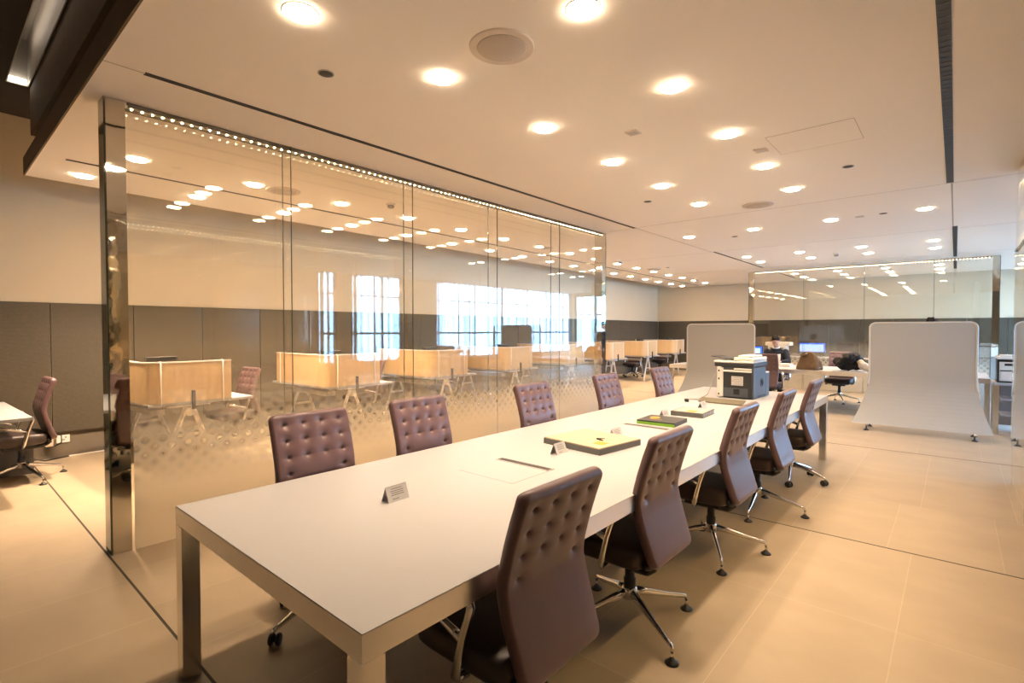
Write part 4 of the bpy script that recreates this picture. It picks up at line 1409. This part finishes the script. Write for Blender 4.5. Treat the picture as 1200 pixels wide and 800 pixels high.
for i, x in enumerate((1.07, 2.084, 3.108, 4.134, 5.159, 6.197)):
    px = 1.22 if i == 0 else x
    downlight(px if i == 0 else x, 2.37 if i else 2.40, '%s downlight from the camera in the row above the table edge nearer the glass' % ORD[i], 'downlights above the long table')
for i, x in enumerate((2.084, 3.108, 4.134, 5.159, 6.197)):
    downlight(x, 1.36, '%s downlight from the camera in the row above the right edge of the table' % ORD[i], 'downlights above the long table')
for row, (x, where) in enumerate(((8.29, 'in the single cross row past the table end'), (11.34, 'in the nearer cross row above the second table'),
                                  (12.37, 'in the farther cross row above the second table'))):
    for i, y in enumerate((0.31, 1.33, 2.34, 3.33)):
        downlight(x, y, 'round downlight, %s from the right %s' % (ORD[i], where), 'downlights beyond the long table')
for row, (x, where) in enumerate(((15.6, 'in the nearer cross row behind the far glass'), (16.62, 'in the farther cross row behind the far glass'))):
    for i, y in enumerate((0.31, 1.33, 2.34, 3.33)):
        downlight(x, y, 'round ceiling downlight, %s from the right %s' % (ORD[i], where), 'downlights behind the far glass')
for i in range(16):
    x = 1.29 + 1.03 * i
    downlight(x, 5.54 + DR * (x - 1.3), '%s downlight from the camera in the row just behind the glass partition' % ORD[i], 'downlights above the desks', lamp_edge if i < 3 else lamp_data)
for i in range(17):
    x = 1.08 + 1.02 * i
    downlight(x, 6.55 + DR * (x - 1.3), '%s downlight from the camera in the row nearest the left wall' % ORD[i], 'downlights above the desks', lamp_back if i < 4 else lamp_data)

def ceiling_speaker(x, y, label, r=0.20):
    t = thing('ceiling_speaker', label, 'speaker', (x, y, CZ), 0, 'round ceiling speakers')
    obj('bezel', MB().lathe([(r, 0), (r, -0.004), (r * 0.985, -0.008), (r * 0.74, -0.009)], n=48), M['speaker_ring'], t, smooth=False)
    obj('mesh_cover', MB().lathe([(r * 0.76, -0.009), (r * 0.74, -0.0115), (r * 0.3, -0.0125), (0.01, -0.0128)], n=48), M['speaker'], t, smooth=True)
ceiling_speaker(2.074, 1.87, 'large round ceiling speaker above the near end of the table', 0.175)
ceiling_speaker(6.715, 1.848, 'round ceiling speaker above the far end of the table', 0.175)
ceiling_speaker(12.08, 5.75, 'round ceiling speaker beyond the end of the glass partition', 0.175)
ceiling_speaker(2.634, 5.60, 'round ceiling speaker behind the near part of the glass partition', 0.175)
ceiling_speaker(7.6, 5.80, 'round ceiling speaker behind the far part of the glass partition', 0.175)

def spot(x, y, label):
    t = thing('spotlight_recess', label, 'ceiling fitting', (x, y, CZ), 0, 'small dark recessed ceiling fittings')
    obj('rim', MB().lathe([(0.047, 0), (0.047, -0.003), (0.040, -0.004)], n=24), M['grey_mid'], t)
    obj('dark_lens', MB().lathe([(0.040, -0.004), (0.036, -0.0055), (0.01, -0.006)], n=24), M['black'], t, smooth=True)
spot(1.602, 2.85, 'small dark round ceiling fitting above the nearest left chair')
spot(5.691, 0.781, 'dark round ceiling fitting right of the access panel')
spot(5.68, 2.788, 'dark round ceiling fitting near the far end of the glass partition')
spot(8.738, 2.753, 'dark round ceiling fitting before the far glass on the left')
spot(8.283, 0.74, 'dark round ceiling fitting beside the right downlight past the table')
spot(12.0, 5.35, 'dark round ceiling fitting above the farthest desks')

def square_plate(x, y, label):
    t = thing('ceiling_plate', label, 'ceiling fitting', (x, y, CZ), 0, 'square ceiling plates')
    obj('plate', MB().bx(-0.05, 0.05, -0.05, 0.05, -0.006, 0), M['speaker_ring'], t, bevel=0.002)
    obj('inset', MB().bx(-0.032, 0.032, -0.032, 0.032, -0.0085, -0.006), M['paper'], t)
square_plate(3.625, 1.903, 'small square ceiling plate between the table downlight rows')
square_plate(4.695, 1.27, 'small square ceiling plate beside the access panel')
square_plate(8.30, 1.00, 'small square ceiling plate past the table end')

def sprinkler(x, y, label):
    t = thing('smoke_detector', label, 'smoke detector', (x, y, CZ), 0, 'small ceiling detectors')
    obj('mount', MB().lathe([(0.055, 0), (0.055, -0.012), (0.048, -0.018)], n=24), M['white'], t, smooth=True)
    obj('sensor_head', MB().lathe([(0.030, -0.018), (0.042, -0.03), (0.040, -0.045), (0.022, -0.055)], n=24), M['grey_mid'], t, smooth=True)
sprinkler(12.03, 1.829, 'small smoke detector on the ceiling above the second table')
sprinkler(10.23, 5.667, 'small smoke detector just past the end of the glass partition')
sprinkler(3.75, 5.19, 'small smoke detector seen through the long glass partition')
sprinkler(15.4, 5.95, 'small smoke detector above the farthest desks')

hp = thing('access_panel', 'flush rectangular access panel in the ceiling right of the downlights', 'access panel', (4.67, 0.87, CZ))
obj('panel', MB().bx(-0.255, 0.255, -0.295, 0.295, -0.0015, 0), M['plaster'], hp)
e_ = MB()
for (a, b, c, d) in ((-0.257, -0.2545, -0.297, 0.297), (0.2545, 0.257, -0.297, 0.297), (-0.257, 0.257, -0.297, -0.2945), (-0.257, 0.257, 0.2945, 0.297)):
    e_.bx(a, b, c, d, -0.002, 0)
obj('edge', e_, M['seam_pale'], hp)

def linear_diffuser(x0, x1, y, w, label, slats=0, drift=0.0):
    rz = math.atan(drift)
    t = thing('linear_diffuser', label, 'air vent', (x0, y, CZ), rz, 'linear slot air vents')
    L_ = (x1 - x0) / math.cos(rz)
    obj('slot', MB().bx(0, L_, -w / 2, w / 2, -0.002, 0), M['black'], t)
    fr_ = MB().bx(-0.005, L_ + 0.005, -w / 2 - 0.005, -w / 2, -0.005, 0).bx(-0.005, L_ + 0.005, w / 2, w / 2 + 0.005, -0.005, 0)
    obj('frame', fr_, M['printer_dark'] if w > 0.04 else M['seam'], t)
    if slats:
        s = MB().bx(-0.003, 0.003, -w / 2, w / 2, -0.004, -0.001).mesh('slat', M['grey_card'])
        for k in range(slats):
            inst(s, 'slat', t, (L_ * (k + 0.5) / slats, 0, 0))
linear_diffuser(0.90, 7.04, 3.66, 0.028, 'long dark slot vent in the ceiling beside the glass partition')
linear_diffuser(10.2, 13.55, 3.60, 0.028, 'dark slot vent in the ceiling left, before the far glass')
linear_diffuser(0.75, 7.0, 0.066, 0.046, 'wide black louvred slot vent in the ceiling on the right', 90)
linear_diffuser(9.98, 14.1, 0.03, 0.050, 'black slot vent above the right mobile screen', 60)
linear_diffuser(14.9, 16.9, 0.03, 0.050, 'short black slot vent behind the far glass on the right', 30)
linear_diffuser(14.9, 16.9, 3.60, 0.028, 'short dark slot vent behind the far glass on the left')
linear_diffuser(0.88, 17.6, 6.03, 0.020, 'thin dark slot vent running above the desks behind the glass', 0, DR)
